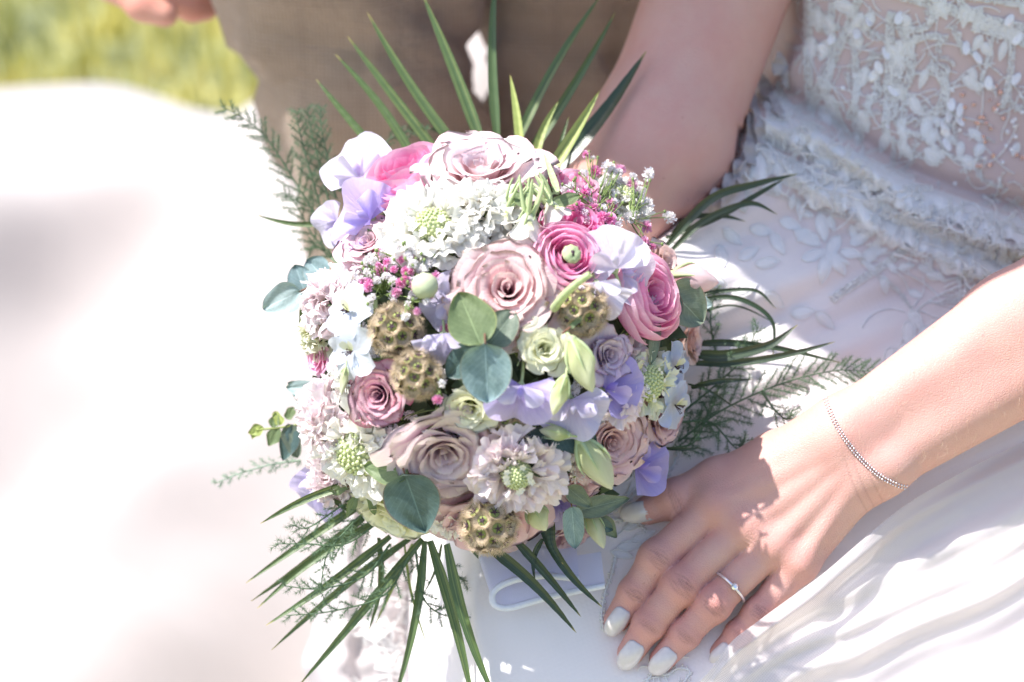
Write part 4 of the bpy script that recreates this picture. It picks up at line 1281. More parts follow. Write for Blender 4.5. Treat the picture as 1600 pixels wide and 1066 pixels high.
def ranunculus(px, py, r, mat, tilt=(0, 0), roll=0, lift=0.0, N=34, seed=2, centre=True, label=None, flare=.0, matc=None):
    M = FM(px, py, r, tilt, roll, lift)
    root = receptacle('ranunculus', M, r, label=label)
    rr = random.Random(seed)
    for i in range(N):
        t = i / (N - 1)
        th0 = i * 2.39996 + rr.uniform(-.3, .3)
        R_ = .20 + .80 * t ** .9
        zr = .50 * math.sqrt(max(0, 1 - (t * .97) ** 2)) - .10 * math.exp(-(t / .25) ** 2)
        A = math.radians(62 - 18 * t) * rr.uniform(.9, 1.15); ph = rr.uniform(0, 6.28); fl = flare * t ** 3 + rr.uniform(0, .03)
        def fn(u, v, t=t, th0=th0, R_=R_, zr=zr, A=A, ph=ph, fl=fl):
            ve = v * (1 - .22 * np.abs(u) ** 2.4)
            th = th0 + u * A * (.45 + .55 * np.sin(v * 1.5))
            rho = R_ * (.25 + .80 * np.sin(np.clip(ve, 0, 1) * 2.0) ** .8 * 1.0) * .98 + fl * v ** 4
            rho = rho * (1 + .05 * u)
            z = -.45 + (zr + .45) * ve ** .9 + .014 * np.sin(u * 6 + ph) * v ** 3 - fl * .3 * v ** 4
            rho = rho + .012 * np.sin(u * 8 + ph * 2) * v ** 3
            return np.stack((rho * np.cos(th), rho * np.sin(th), z), -1)
        petal_part('petal', fn, (matc if (matc and t < .35) else mat), root, M, 13, 8)
    if centre:
        V, F = ICO2
        V = V * (.25, .25, .12) + (0, 0, .40)
        V = V * (1 + .05 * np.sin(np.arctan2(V[:, 1], V[:, 0]) * 9))[:, None] ** 1
        mobj('green_eye', mesh('green_eye', V, F, M_pale), root, M)
        mobj('dark_centre', mesh('dark_centre', ICO1[0] * (.055, .10, .05) + (0, .01, .49), ICO1[1], M_star), root, M)
    return root

def sweet_pea(px, py, r, mat, tilt=(0, 0), roll=0, lift=0.0, seed=3, mat2=None, label=None, base_n=True, wave_=.20, face=True, spread=1.0, cup=.25):
    M = FM(px, py, r, (tilt[0] * .5 + .25 * dnorm(px, py)[0], tilt[1] * .5 + .25 * dnorm(px, py)[1]), roll, lift, False)
    rr = random.Random(seed)
    # calyx and stem at the foot
    A = Acc()
    v, f = tube(bez((0, -.30, -.25), (0, -.62, -.30), (.05, -.9, -.7), 8), np.linspace(.045, .035, 8), 6); A.add(v, f)
    for k in range(5):
        a = k * 1.257; v, f = tube([(0, -.34, -.2), (.10 * math.cos(a), -.26, -.2 + .10 * math.sin(a)), (.18 * math.cos(a), -.08, -.2 + .20 * math.sin(a))], (.05, .04, .005), 5); A.add(v, f)
    V, F, _ = A.get()
    root = mobj('sweet_pea', mesh('sweet_pea', V, F, M_pale), bq, M, label=label)
    ph = rr.uniform(0, 6.28)
    def banner(u, v):
        a = u * 2.0 * spread
        L = (.50 + .50 * np.cos(a * .62)) * 1.12 * (1 - .12 * np.exp(-(u / .09) ** 2)) * (1 + .05 * np.sin(u * 9 + ph))
        rad = L * v
        x = np.sin(a) * rad * 1.08; y = np.cos(a) * rad - .26
        z = -.10 * v + cup * (np.abs(np.sin(a)) ** 1.5) * v ** 1.5 * .6 - .30 * v ** 3 * np.cos(a) ** 2 * .5
        z = z + wave_ * v ** 2.2 * np.sin(u * 5.2 + ph) + wave_ * .55 * v ** 3 * np.sin(u * 12 + ph * 2) + .035 * v ** 2 * np.sin(u * 27 + ph * 3 + 3 * v)
        y = y + .04 * v ** 3 * np.sin(u * 7 + ph)
        return np.stack((x, y, z), -1)
    petal_part('petal', banner, mat, root, M, 41, 15)
    m2 = mat2 or mat
    for s_ in (-1, 1):
        p2 = rr.uniform(0, 6.28); sp = rr.uniform(.25, .5)
        def wing(u, v, s_=s_, p2=p2, sp=sp):
            a = s_ * (sp + (u + 1) * .55)
            L = .74 * (.55 + .45 * np.cos(u * 1.2))
            rad = L * v
            x = np.sin(a) * rad; y = np.cos(a) * rad * .95 - .28
            z = .10 + .42 * v * (1 - .6 * (u + 1) / 2) - .12 * v ** 3 + wave_ * .7 * v ** 2 * np.sin(u * 4 + p2)
            return np.stack((x, y, z), -1)
        petal_part('wing_petal', wing, m2, root, M, 17, 10)
    def keel(u, v):
        return np.stack((.10 * u * np.sin(math.pi * np.clip(v, .02, .98)), -.28 + .36 * v, .12 + .22 * np.sin(v * 2.2) + .07 * (1 - u * u)), -1)
    petal_part('keel_petal', keel, mat, root, M, 7, 8)
    return root

def ruffle_fn(rr, h, w, tilt_out, k, amp, lobes=5):
    ph = rr.uniform(0, 6.28); ph2 = rr.uniform(0, 6.28); ph3 = rr.uniform(0, 6.28); fan = rr.uniform(.75, 1.05)
    def fn(u, v):
        a = u * fan * (.35 + .65 * v)
        L = h * v * (1 + .07 * np.sin(u * lobes * 1.3 + ph) * v ** 2 + .05 * np.sin(u * lobes * 3.3 + ph2) * v ** 4 + .03 * np.sin(u * 31 + ph3) * v ** 6)
        x = np.sin(a) * L * (w / h) * 1.15
        y = np.cos(a * .8) * L
        z = .10 * h * np.sin(v * 2.5) + amp * v ** 1.5 * np.sin(u * k + ph) + amp * .6 * v ** 2.5 * np.sin(u * k * 2.1 + ph2) + amp * .25 * v ** 3 * np.sin(u * k * 4.3 + ph3)
        return np.stack((x, y, z), -1)
    return fn

def ruffled(px, py, r, mat, name, tilt=(0, 0), roll=0, lift=0.0, seed=4, tiers=(), disc=.34, label=None, florets=12, amp=.07):
    """scabiosa or carnation: tiers of (count, length, width, rise) frilled petals around a green cushion"""
    M = FM(px, py, r, tilt, roll, lift)
    root = receptacle(name, M, r, label=label)
    rr = random.Random(seed)
    for ti, (n, rb, L, w, rise) in enumerate(tiers):
        for k in range(n):
            a = (k + .5 * (ti % 2) + rr.uniform(-.35, .35)) / n * 2 * math.pi
            fn0 = ruffle_fn(rr, L * rr.uniform(.75, 1.12), w * rr.uniform(.8, 1.2), 0, rr.uniform(3.5, 6.5), amp * rr.uniform(.6, 1.3))
            el = math.radians(8 + 62 * rise + rr.uniform(-18, 20)); r0 = rb * rr.uniform(.7, 1.15)
            rl_ = rr.uniform(-.5, .5); yaw = rr.uniform(-.45, .45); z0 = -.12 + .10 * ti * (1 if not disc else .6)
            def fn(u, v, fn0=fn0, a=a, el=el, r0=r0, rl_=rl_, yaw=yaw, z0=z0):
                p = fn0(u, v); x, y, z = p[..., 0], p[..., 1], p[..., 2]
                x, z = x * math.cos(rl_) - z * math.sin(rl_), x * math.sin(rl_) + z * math.cos(rl_)
                x, y = x * math.cos(yaw) - y * math.sin(yaw), x * math.sin(yaw) + y * math.cos(yaw)
                rad = r0 + y * math.cos(el) + .30 * v * v * y * math.sin(el); h = z0 + y * math.sin(el) * (1 - .25 * v * v) + z
                rad = rad - z * math.sin(el) * .5
                return np.stack((rad * math.cos(a) - x * math.sin(a), rad * math.sin(a) + x * math.cos(a), h), -1)
            petal_part('petal', fn, mat, root, M, 21, 8)
    if disc:
        A = Acc(); N = 130
        for i in range(N):
            t = (i + .5) / N; cp = 1 - 1.1 * t; sp_ = math.sqrt(max(0, 1 - cp * cp)); an = i * 2.39996
            c = np.array((disc * sp_ * math.cos(an), disc * sp_ * math.sin(an), .05 + .34 * cp))
            s_ = disc * .098 * rr.uniform(.85, 1.1)
            A.add(ICO1[0] * s_ + c, ICO1[1], rr.random())
        v, f = ICO2; A.add(v * (disc * .95, disc * .95, .32) + (0, 0, .05), f, .3)
        V, F, at = A.get()
        mobj('pincushion', mesh('pincushion', V, F, M_dot), root, M, kind='stuff')
        B = Acc(); 
        for i in range(florets):
            an = rr.uniform(0, 6.28); rad = disc * rr.uniform(.72, 1.1); c = np.array((rad * math.cos(an), rad * math.sin(an), .36))
            for k in range(5):
                aa = k * 1.257 + an; d_ = np.array((math.cos(aa), math.sin(aa), .3)); s_ = np.array((-math.sin(aa), math.cos(aa), 0)); q = .075
                B.add([c, c + d_ * q * .6 + s_ * q * .4, c + d_ * q * 1.1, c + d_ * q * .6 - s_ * q * .4], [(0, 1, 2, 3)])
        if florets:
            V, F, _ = B.get(); mobj('disc_florets', mesh('disc_florets', V, F, M_bead_w), root, M, kind='stuff')
    return root
M_bead_w = plain('floret_white', (236, 234, 226), .6, 200, .1, .04, tr=.3)

# one seed cup, shared by every pod: papery ribbed bowl, bristles, green eye, dark five-armed star
def seed_cup_mesh():
    A = Acc(); nr = 26; rr = random.Random(5)
    prof = [(.08, .0), (.30, .0), (.48, .06), (.66, .18), (.82, .34)]
    a = np.linspace(0, 2 * math.pi, nr * 2, endpoint=False)
    V = []; R_ = []; T_ = []
    for k, x in enumerate(a):
        o = -1 if k % 2 else 1
        for i, (r, z) in enumerate(prof):
            V.append(((r + .02 * o * i / 4) * math.cos(x), (r + .02 * o * i / 4) * math.sin(x), z - .045 * o * i / 4)); R_.append(1.0 if o > 0 else 0.0); T_.append(i / 4)
    me = mesh('seed_cup', V, quads(nr * 2, len(prof), True), M_cup, {'rib': R_, 't': T_}, smooth=False)
    B = Acc()
    for k in range(36):
        x = k / 36 * 6.283; L = rr.uniform(.32, .54); x2 = x + rr.uniform(-.06, .06)
        c0 = np.array((.52 * math.cos(x), .52 * math.sin(x), .12)); cm = np.array((.90 * math.cos(x), .90 * math.sin(x), .46))
        c1 = np.array(((.84 + L * .62) * math.cos(x2), (.84 + L * .62) * math.sin(x2), .42 + L * .70))
        s_ = np.array((-math.sin(x), math.cos(x), 0)) * .040
        B.add([c0 - s_, c0 + s_, cm + s_, cm - s_, c1], [(0, 1, 2, 3), (3, 2, 4, 4)]) if False else B.add([c0 - s_, c0 + s_, cm + s_ * .8, cm - s_ * .8, c1 + s_ * .2, c1 - s_ * .2], [(0, 1, 2, 3), (3, 2, 4, 5)])
    V, F, _ = B.get(); mb = mesh('bristles', V, F, M_bristle)
    v, f = ICO1; mg = mesh('green_eye', v * (.50, .50, .14) + (0, 0, .03), f, M_podg)
    C = Acc()
    for k in range(5):
        x = k * 1.2566; d_ = np.array((math.cos(x), math.sin(x), 0))
        v, f = tube([(0, 0, .18), d_ * .16 + (0, 0, .24), d_ * .50 + (0, 0, .36)], (.11, .085, .012), 5); C.add(v, f)
    v, f = ICO0; C.add(v * .11 + (0, 0, .18), f)
    V, F, _ = C.get(); ms = mesh('dark_star', V, F, M_star)
    return me, mb, mg, ms
CUP = seed_cup_mesh()

def seed_pod(px, py, r, tilt=(0, 0), roll=0, lift=0.0, label=None, seed=1, N=26):
    M = FM(px, py, r * .80, tilt, roll, lift)
    v, f = ICO2
    root = mobj('seed_pod', mesh('seed_pod', v * .80, f, M_cup, {'rib': np.zeros(len(v)), 't': np.ones(len(v))}), bq, M, label=label)
    v, f = tube([(0, 0, -.7), (.05, 0, -1.5), (0, .1, -2.2)], .07, 6)
    rr = random.Random(seed)
    for i in range(N):
        z = 1 - 2 * (i + .5) / (N * 1.25); an = i * 2.39996 + rr.uniform(-.06, .06)
        if z < -.5: continue
        q = math.sqrt(1 - z * z); n = Vector((q * math.cos(an), q * math.sin(an), z))
        R = n.to_track_quat('Z', 'Y').to_matrix().to_4x4()
        s_ = rr.uniform(.36, .42)
        T = Matrix.Translation(n * .80) @ R @ Matrix.Rotation(rr.uniform(0, 6), 4, 'Z') @ Matrix.Scale(s_, 4)
        MM = M @ T
        mobj('seed_cup', CUP[0], root, MM); mobj('bristles', CUP[1], root, MM, kind='stuff')
        mobj('green_eye', CUP[2], root, MM); mobj('dark_star', CUP[3], root, MM)
    return root

def leaf(px, py, L, w, ang, mat, tilt=(0, 0), lift=.02, cup=.20, bend=.20, label=None, name='eucalyptus_leaf', seed=0, depth=None, shape=1.0, stalk=True, tipw=.8):
    """leaf whose foot is at px,py and which points ang degrees (0 right, 90 up); L,w in photo pixels"""
    d = (dome(px, py) if depth is None else depth) - lift
    a = math.radians(ang)
    mid = (px + math.cos(a) * L / 2, py - math.sin(a) * L / 2)
    n = norm(np.array((0, 0, 1.0)) + .35 * (dnorm(*mid) - (0, 0, 1)) * (depth is None) + np.array((tilt[0], tilt[1], 0)))
    M = place(W(px, py, d), n, ang - 90, K * d)
    rr = random.Random(seed + int(px))
    nu, nv = 15, 17; V = []; S = []; T = []
    ph = rr.uniform(0, 6)
    for i in range(nu):
        s_ = i / (nu - 1) * 2 - 1
        for j in range(nv):
            t = j / (nv - 1)
            ww = w / 2 * (math.sin(math.pi * min(1, max(0, t)) ** (tipw * shape))) ** .62
            V.append((s_ * ww + 1.2 * math.sin(t * 9 + ph) * s_ * s_ * s_, t * L, cup * w * .5 * s_ * s_ - bend * L * .5 * t * t + .02 * w * math.sin(t * 8 + ph) * s_ - .05 * w * math.exp(-(s_ / .08) ** 2) * .3 + .018 * w * math.sin(s_ * 7 + t * 5 + ph)))
            S.append(s_); T.append(t)
    me = mesh(name, V, quads(nu, nv), mat, {'t': T, 's': S})
    o = mobj(name, me, bq, M, label=label)
    if stalk:
        v, f = tube([(0, 3, 0), (0, -6, -1), (0, -14, -6)], (1.3, 1.5, 1.7), 6)
        mobj('stalk', mesh('stalk', v, f, M_twig), o, M)
    return o

def blade(px0, py0, px1, py1, w, mat, d0=1.49, d1=1.49, sag=0.0, side=0.0, label=None, fold=.35, name='palm_blade', twist=0.0):
    """long folded palm blade from foot to tip"""
    a = W(px0, py0, d0); b = W(px1, py1, d1); ax = norm(b - a); L = np.linalg.norm(b - a)
    n = norm(np.array((0, 0, 1.0)) - ax * ax[2]); sd = np.cross(ax, n)
    nv = 30; V = []; S = []; T = []
    for j in range(nv):
        t = j / (nv - 1)
        c = a + ax * L * t + sd * side * K * 1.45 * math.sin(math.pi * t) - n * sag * t * t * K * 1.45 * 0 + np.array((0, -sag * K * 1.45 * t * t, 0))
        ww = w / 2 * K * 1.46 * min(1, .55 + t * 2.2) * (1 - t ** 2.6) ** .9 + .00012
        tw = twist * t; s1 = sd * math.cos(tw) + n * math.sin(tw); n1 = n * math.cos(tw) - sd * math.sin(tw)
        for s_ in (-1, -.5, -.08, .08, .5, 1):
            V.append(c + s1 * s_ * ww + n1 * (abs(s_) * fold * ww * 1.3 + .0002 * math.sin(t * 60 + s_))); S.append(s_); T.append(t)
    F = quads(nv, 6)
    return camobj(name, V, F, mat, bq, {'t': T, 's': S}, label=label)

def fern(P, w, mat, d=1.50, n=None, seed=1, label=None, d1=None, dens=1.0, taper=.7):
    """asparagus fern: a main stem, side branches, hair-fine needles"""
    rr = random.Random(seed)
    Q = catmull(P, 10); d1 = d if d1 is None else d1
    dd_ = np.linspace(d, d1, len(Q))
    A = Acc(); B = Acc()
    C = Wv(Q[:, 0], Q[:, 1], dd_)
    v, f = tube(C, np.linspace(.0008, .0003, len(C)), 5); A.add(v, f)
    Ltot = np.linalg.norm(np.diff(Q, axis=0), axis=1).sum()
    nb = int(Ltot / 7.5 * dens)
    for i in range(nb):
        t = (i + .5) / nb; k = int(t * (len(Q) - 1)); tg = norm(Q[min(k + 1, len(Q) - 1)] - Q[max(k - 1, 0)])
        s_ = 1 if i % 2 else -1
        L = w * (1 - taper * t) * (.35 + .65 * min(1, t * 4)) * rr.uniform(.7, 1.1)
        an = math.degrees(math.atan2(tg[1], tg[0])) + s_ * rr.uniform(38, 62)
        D = np.array((math.cos(math.radians(an)), math.sin(math.radians(an))))
        m = max(3, int(L / 3))
        e = Q[k] + D * L + tg * L * .25
        dz = rr.uniform(-.012, .012)
        br = [Q[k] * (1 - q) + e * q for q in np.linspace(0, 1, 5)]
        bd = [dd_[k] + dz * q for q in np.linspace(0, 1, 5)]
        bc = np.array([W(p[0], p[1], z) for p, z in zip(br, bd)])
        v, f = tube(bc, np.linspace(.0003, .00015, 5), 3); A.add(v, f)
        for q in np.linspace(.08, 1, m):
            c = bc[0] * (1 - q) + bc[-1] * q
            for _ in range(12):
                dv = norm(np.array((rr.gauss(0, 1), rr.gauss(0, 1), rr.gauss(0, .6))) + np.array((D[0], -D[1], 0)) * .9); ln = rr.uniform(.0028, .0060) * (1 - .3 * q)
                s2 = norm(np.cross(dv, (rr.random(), rr.random(), 1))) * .00014
                B.add([c - s2, c + s2, c + dv * ln], [(0, 1, 2)])
    V, F, _ = A.get(); o = camobj('fern_sprig', V, F, mat, bq, label=label)
    V, F, _ = B.get(); camobj('needles', V, F, mat, o, kind='stuff')
    return o

def gyp_mesh(name, mat, seed):
    rr = random.Random(seed); A = Acc(); S = []; T = []
    for i in range(22):
        z = 1 - (i + .5) / 22 * 1.3; an = i * 2.39996; q = math.sqrt(max(0, 1 - z * z))
        n = np.array((q * math.cos(an), q * math.sin(an), z)); u = norm(np.cross(n, (0, 0, 1.01))); w_ = np.cross(n, u); a = rr.uniform(0, 6)
        x = u * math.cos(a) + w_ * math.sin(a); y = np.cross(n, x)
        L = rr.uniform(.75, 1.1)
        A.add([n * .1, n * .6 * L + x * .22, n * L + x * .30 + y * .08, n * L * 1.02 - y * .1, n * L - x * .30 + y * .06, n * .6 * L - x * .22], [(0, 1, 2, 3), (0, 3, 4, 5)], [0, .5, 1, 1, 1, .5])
    V, F, at = A.get()
    return mesh(name, V, F, mat, {'t': at, 's': at * 0}, smooth=False)
GW = [gyp_mesh('floret', MP['gypw'], 1), gyp_mesh('floret', MP['gypw'], 2)]; GPk = [gyp_mesh('floret', MP['gypp'], 3), gyp_mesh('floret', MP['gypp'], 4)]

def gyps(roots, flowers, label, lift=.018, seed=1, buds=20, spread=60):
    """spray: thin branching stems ending in little double florets; flowers: (px,py,r,kind,extra lift)"""
    rr = random.Random(seed); A = Acc(); M_st = M_green
    spots = []
    for (x, y, r, k, l) in flowers:
        d = dome(x, y) - lift - l
        p = W(x, y, d); b = min(roots, key=lambda q: (q[0] - x) ** 2 + (q[1] - y) ** 2)
        bp = W(b[0], b[1], dome(b[0], b[1]) - .004)
        m = (p + bp) / 2 + np.array((rr.uniform(-.004, .004), rr.uniform(-.004, .004), .004))
        v, f = tube(bez(bp, m, p, 7), np.linspace(.0005, .00032, 7), 5); A.add(v, f); spots.append((p, r, k, d))
        if rr.random() < .6:
            q = p + np.array((rr.uniform(-.006, .006), rr.uniform(-.002, .008), rr.uniform(-.002, .004)))
            v, f = tube([m, (m + q) / 2 + (0, 0, .001), q], .00028, 4); A.add(v, f)
            v, f = ICO1; A.add(v * (.0009, .0012, .0009) + q, f)
    V, F, _ = A.get(); root = camobj('babys_breath_spray', V, F, M_st, bq, label=label)
    for (p, r, k, d) in spots:
        n = norm(dnorm(772, 552) + np.array((rr.uniform(-.6, .6), rr.uniform(-.2, .7), 0)))
        mobj('floret', rr.choice(GW if k == 'w' else GPk), root, place(p, n, rr.uniform(0, 360), r * K * d))
    return root

def bud(px, py, L, w, ang, mat, lift=.02, label=None, sep=3, twist=1.5, seed=1, tilt=0.2, name='lisianthus_bud', sepL=.55):
    """closed spiral bud with green sepals: foot at px,py, pointing ang"""
    d = dome(px, py) - lift
    M = place(W(px, py, d), norm((0, tilt, 1)), ang - 90, K * d)
    nu, nv = 32, 16; V = []; T = []; S = []
    for i in range(nu):
        a = i / nu * 2 * math.pi
        for j in range(nv):
            t = j / (nv - 1)
            r = w / 2 * math.sin(math.pi * (.06 + .94 * t) ** .85) ** .75 * (1 + .10 * math.cos(3 * (a + twist * t * 2))) + .25
            V.append((r * math.cos(a), t * L, r * math.sin(a))); T.append(t); S.append(math.sin(a))
    me = mesh(name, V, quads(nu, nv, True), mat, {'t': T, 's': S}); o = mobj(name, me, bq, M, label=label)
    A = Acc()
    v, f = tube([(0, 1, 0), (0, -6, -1), (2, -16, -10)], (w * .10, w * .08, w * .07), 6); A.add(v, f)
    v, f = ICO1; A.add(v * (w * .24, w * .22, w * .24), f)
    for k in range(5):
        a = k * 1.257 + .3; q = []
        for t in np.linspace(0, 1, 6):
            r = w / 2 * (.30 + .85 * math.sin(t * 1.9) ** .9); q.append((r * math.cos(a), t * L * sepL, r * math.sin(a)))
        v, f = tube(q, np.array((.10, .10, .085, .06, .035, .008)) * w, 5); A.add(v, f)
    V, F, _ = A.get(); mobj('calyx', mesh('calyx', V, F, M_pale), o, M)
    return o

def delph(px, py, r, mat, tilt=(0, 0), roll=0, lift=.018, seed=1, label=None, n=5):
    M = FM(px, py, r, tilt, roll, lift); rr = random.Random(seed)
    A = Acc(); v, f = tube(bez((0, 0, -.1), (0, -.25, -.5), (.1, -.9, -.45), 9), np.linspace(.13, .035, 9), 7); A.add(v, f)
    V, F, _ = A.get(); root = mobj('delphinium_flower', mesh('delphinium_flower', V, F, M_pale), bq, M, label=label)
    for k in range(n):
        a0 = k * 2 * math.pi / n + rr.uniform(-.12, .12); ph = rr.uniform(0, 6)
        def fn(u, v, a0=a0, ph=ph):
            L = .98 * v * (1 - .10 * np.abs(u) ** 3 + .03 * np.sin(u * 6 + ph)); w_ = .46 * u * np.sin(np.clip(v, .03, 1) * 2.35) ** .75
            z = -.02 + .16 * v + .10 * v * v * np.sin(u * 3 + ph) - .10 * v ** 3 + .10 * u * u * v
            return np.stack((L * math.cos(a0) - w_ * math.sin(a0), L * math.sin(a0) + w_ * math.cos(a0), z), -1)
        petal_part('petal', fn, mat, root, M, 13, 9)
    for k in range(2):
        a0 = .5 + k * 1.2 + roll * 0
        def fn(u, v, a0=a0):
            L = .36 * v; w_ = .14 * u * np.sin(np.clip(v, .05, 1) * 2.4)
            return np.stack((L * math.cos(a0) - w_ * math.sin(a0), L * math.sin(a0) + w_ * math.cos(a0), .14 + .25 * v), -1)
        petal_part('inner_petal', fn, MP['cream'], root, M, 7, 6)
    B = Acc()
    for k in range(9):
        a = rr.uniform(0, 6.28); q = rr.uniform(.04, .22); e = np.array((q * math.cos(a), q * math.sin(a) - .06, .30 + rr.uniform(0, .1)))
        v, f = tube([(0, 0, .05), e], .012, 4); B.add(v, f); v, f = ICO0; B.add(v * .03 + e, f)
    V, F, _ = B.get(); mobj('stamens', mesh('stamens', V, F, M_star), root, M, kind='stuff')
    return root

def bell(px, py, r, ang, label=None, lift=.03, seed=1):
    """nodding white columbine bell with green spurs, mouth towards ang"""
    d = dome(px, py) - lift; rr = random.Random(seed)
    M = place(W(px, py, d), norm((rr.uniform(-.2, .2), -.1, 1)), ang - 90, r * K * d)
    A = Acc()
    v, f = tube(bez((0, -.2, 0), (0, -.6, .1), (.1, -1.0, -.6), 8), .06, 6); A.add(v, f)
    for k in range(5):
        a = k * 1.257 + .3; c = np.array((math.cos(a), 0, math.sin(a)))
        v, f = tube(bez(c * .12, c * .45 + (0, -.9, 0), c * rr.uniform(.25, .6) + (0, -1.35, 0), 8), np.linspace(.10, .035, 8), 6); A.add(v, f)
    V, F, _ = A.get(); root = mobj('columbine', mesh('columbine', V, F, M_pale), bq, M, label=label)
    for k in range(5):
        a0 = k * 1.257; ph = rr.uniform(0, 6)
        def fn(u, v, a0=a0, ph=ph):
            th = a0 + u * .62; R_ = .14 + .42 * v ** .7 + .12 * v ** 4 + .03 * np.sin(u * 5 + ph) * v ** 2
            return np.stack((R_ * np.cos(th), -.15 + 1.0 * v * (1 - .18 * u * u), R_ * np.sin(th)), -1)
        petal_part('petal', fn, MP['white'], root, M, 11, 9)
        def fn2(u, v, a0=a0, ph=ph):
            th = a0 + .62 + u * .25 * (1 - v * .6); R_ = .2 + .75 * v
            return np.stack((R_ * np.cos(th), -.05 + .55 * v + .1 * np.sin(v * 5), R_ * np.sin(th)), -1)
        petal_part('sepal', fn2, MP['creamgreen'] if k % 2 else MP['white'], root, M, 7, 8)
    return root

# --- heart of the bunch: packed leaves that close the gaps, stems, ribbon
r_ = np.random.RandomState(21); A = Acc()
for i in range(900):
    a = r_.uniform(0, 6.283); q = math.sqrt(r_.uniform(0, 1)) * 275
    x, y = BC[0] + q * math.cos(a), BC[1] + 6 + q * math.sin(a)
    p = W(x, y, dome(x, y) + r_.uniform(.014, .034)); L = r_.uniform(.010, .020)
    u = norm(r_.normal(size=3)); n = norm(np.array((0, 0, 1)) + r_.normal(size=3) * .5); u = norm(u - n * (u @ n)); s_ = np.cross(n, u)
    A.add([p, p + u * L * .5 + s_ * L * .3, p + u * L, p + u * L * .5 - s_ * L * .3], [(0, 1, 2, 3)])
V, F, _ = A.get(); camobj('filler_foliage', V, F, plain('filler_leaf', (86, 102, 76), .6, 60, .2, .3, tr=.1), bq, {'t': np.zeros(len(V)), 's': np.zeros(len(V))}, kind='stuff')
v, f = ICO2; v = v * (285 * K * 1.5, 285 * K * 1.5, .060) + W(BC[0], BC[1], BD + .012); v = v + .004 * nz(v, 160)[:, None]
camobj('moss_ball', v, f, plain('moss', (74, 86, 62), .9, 300, 1, .3), bq)
for k in range(14):
    a = k * 2.4; q = 6 + 14 * (k % 3)
    p0 = W(BC[0] + q * math.cos(a), BC[1] + q * math.sin(a), 1.53); p1 = W(800 + q * .5 * math.cos(a), 640 + q * .4 * math.sin(a), 1.565); 
    v, f = tube([p0, (p0 + p1) / 2, p1, p1 + (p1 - p0) * .25], .0028, 7); camobj('flower_stem', v, f, M_green, bq)

# --- palm blades
PB = [(592, 240, 494, 124, 13, M_palm, 1.545), (655, 262, 524, 85, 15, M_palm, 1.55), (700, 262, 543, 57, 17, M_palm, 1.55), (732, 256, 574, 20, 18, M_palm, 1.545), (758, 240, 659, -12, 20, M_palm, 1.54),
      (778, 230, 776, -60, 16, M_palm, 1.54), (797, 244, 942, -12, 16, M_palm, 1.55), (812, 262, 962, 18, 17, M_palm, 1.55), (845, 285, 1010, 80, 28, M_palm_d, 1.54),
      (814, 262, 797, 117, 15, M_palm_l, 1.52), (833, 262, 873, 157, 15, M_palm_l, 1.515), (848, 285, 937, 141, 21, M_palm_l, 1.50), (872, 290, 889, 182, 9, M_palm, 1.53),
      (525, 347, 402, 332, 9, M_palm, 1.53),
      (570, 752, 407, 813, 17, M_palm, 1.47), (590, 770, 384, 905, 17, M_palm, 1.50), (590, 790, 392, 930, 17, M_palm, 1.505), (592, 812, 402, 944, 15, M_palm, 1.50), (610, 838, 415, 975, 17, M_palm, 1.49), (640, 842, 424, 1012, 16, M_palm, 1.495),
      (660, 842, 465, 1064, 19, M_palm, 1.485), (592, 840, 575, 985, 12, M_palm, 1.50), (645, 850, 587, 966, 9, M_palm_l, 1.505), (664, 845, 612, 1100, 17, M_palm, 1.485), (672, 845, 742, 1110, 21, M_palm, 1.47), (698, 850, 783, 1105, 21, M_palm, 1.455),
      (690, 850, 660, 930, 6, M_palm, 1.50), (632, 850, 668, 1008, 5, M_palm_l, 1.50), (555, 800, 505, 770, 12, M_palm, 1.48),
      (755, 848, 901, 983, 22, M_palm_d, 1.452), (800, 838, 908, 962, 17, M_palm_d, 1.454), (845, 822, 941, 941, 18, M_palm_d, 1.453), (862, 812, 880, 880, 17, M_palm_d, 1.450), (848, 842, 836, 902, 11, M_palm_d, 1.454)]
for i, (a, b, c, d_, w, m, dp) in enumerate(PB):
    if d_ > 700: w *= .82
    blade(a, b, c, d_, w, m, dp, dp + (.012 if d_ < 300 else 0.0), side=rnd.uniform(-11, 11), sag=rnd.uniform(0, 10) if d_ > 300 else 0, twist=rnd.uniform(-.5, .5))
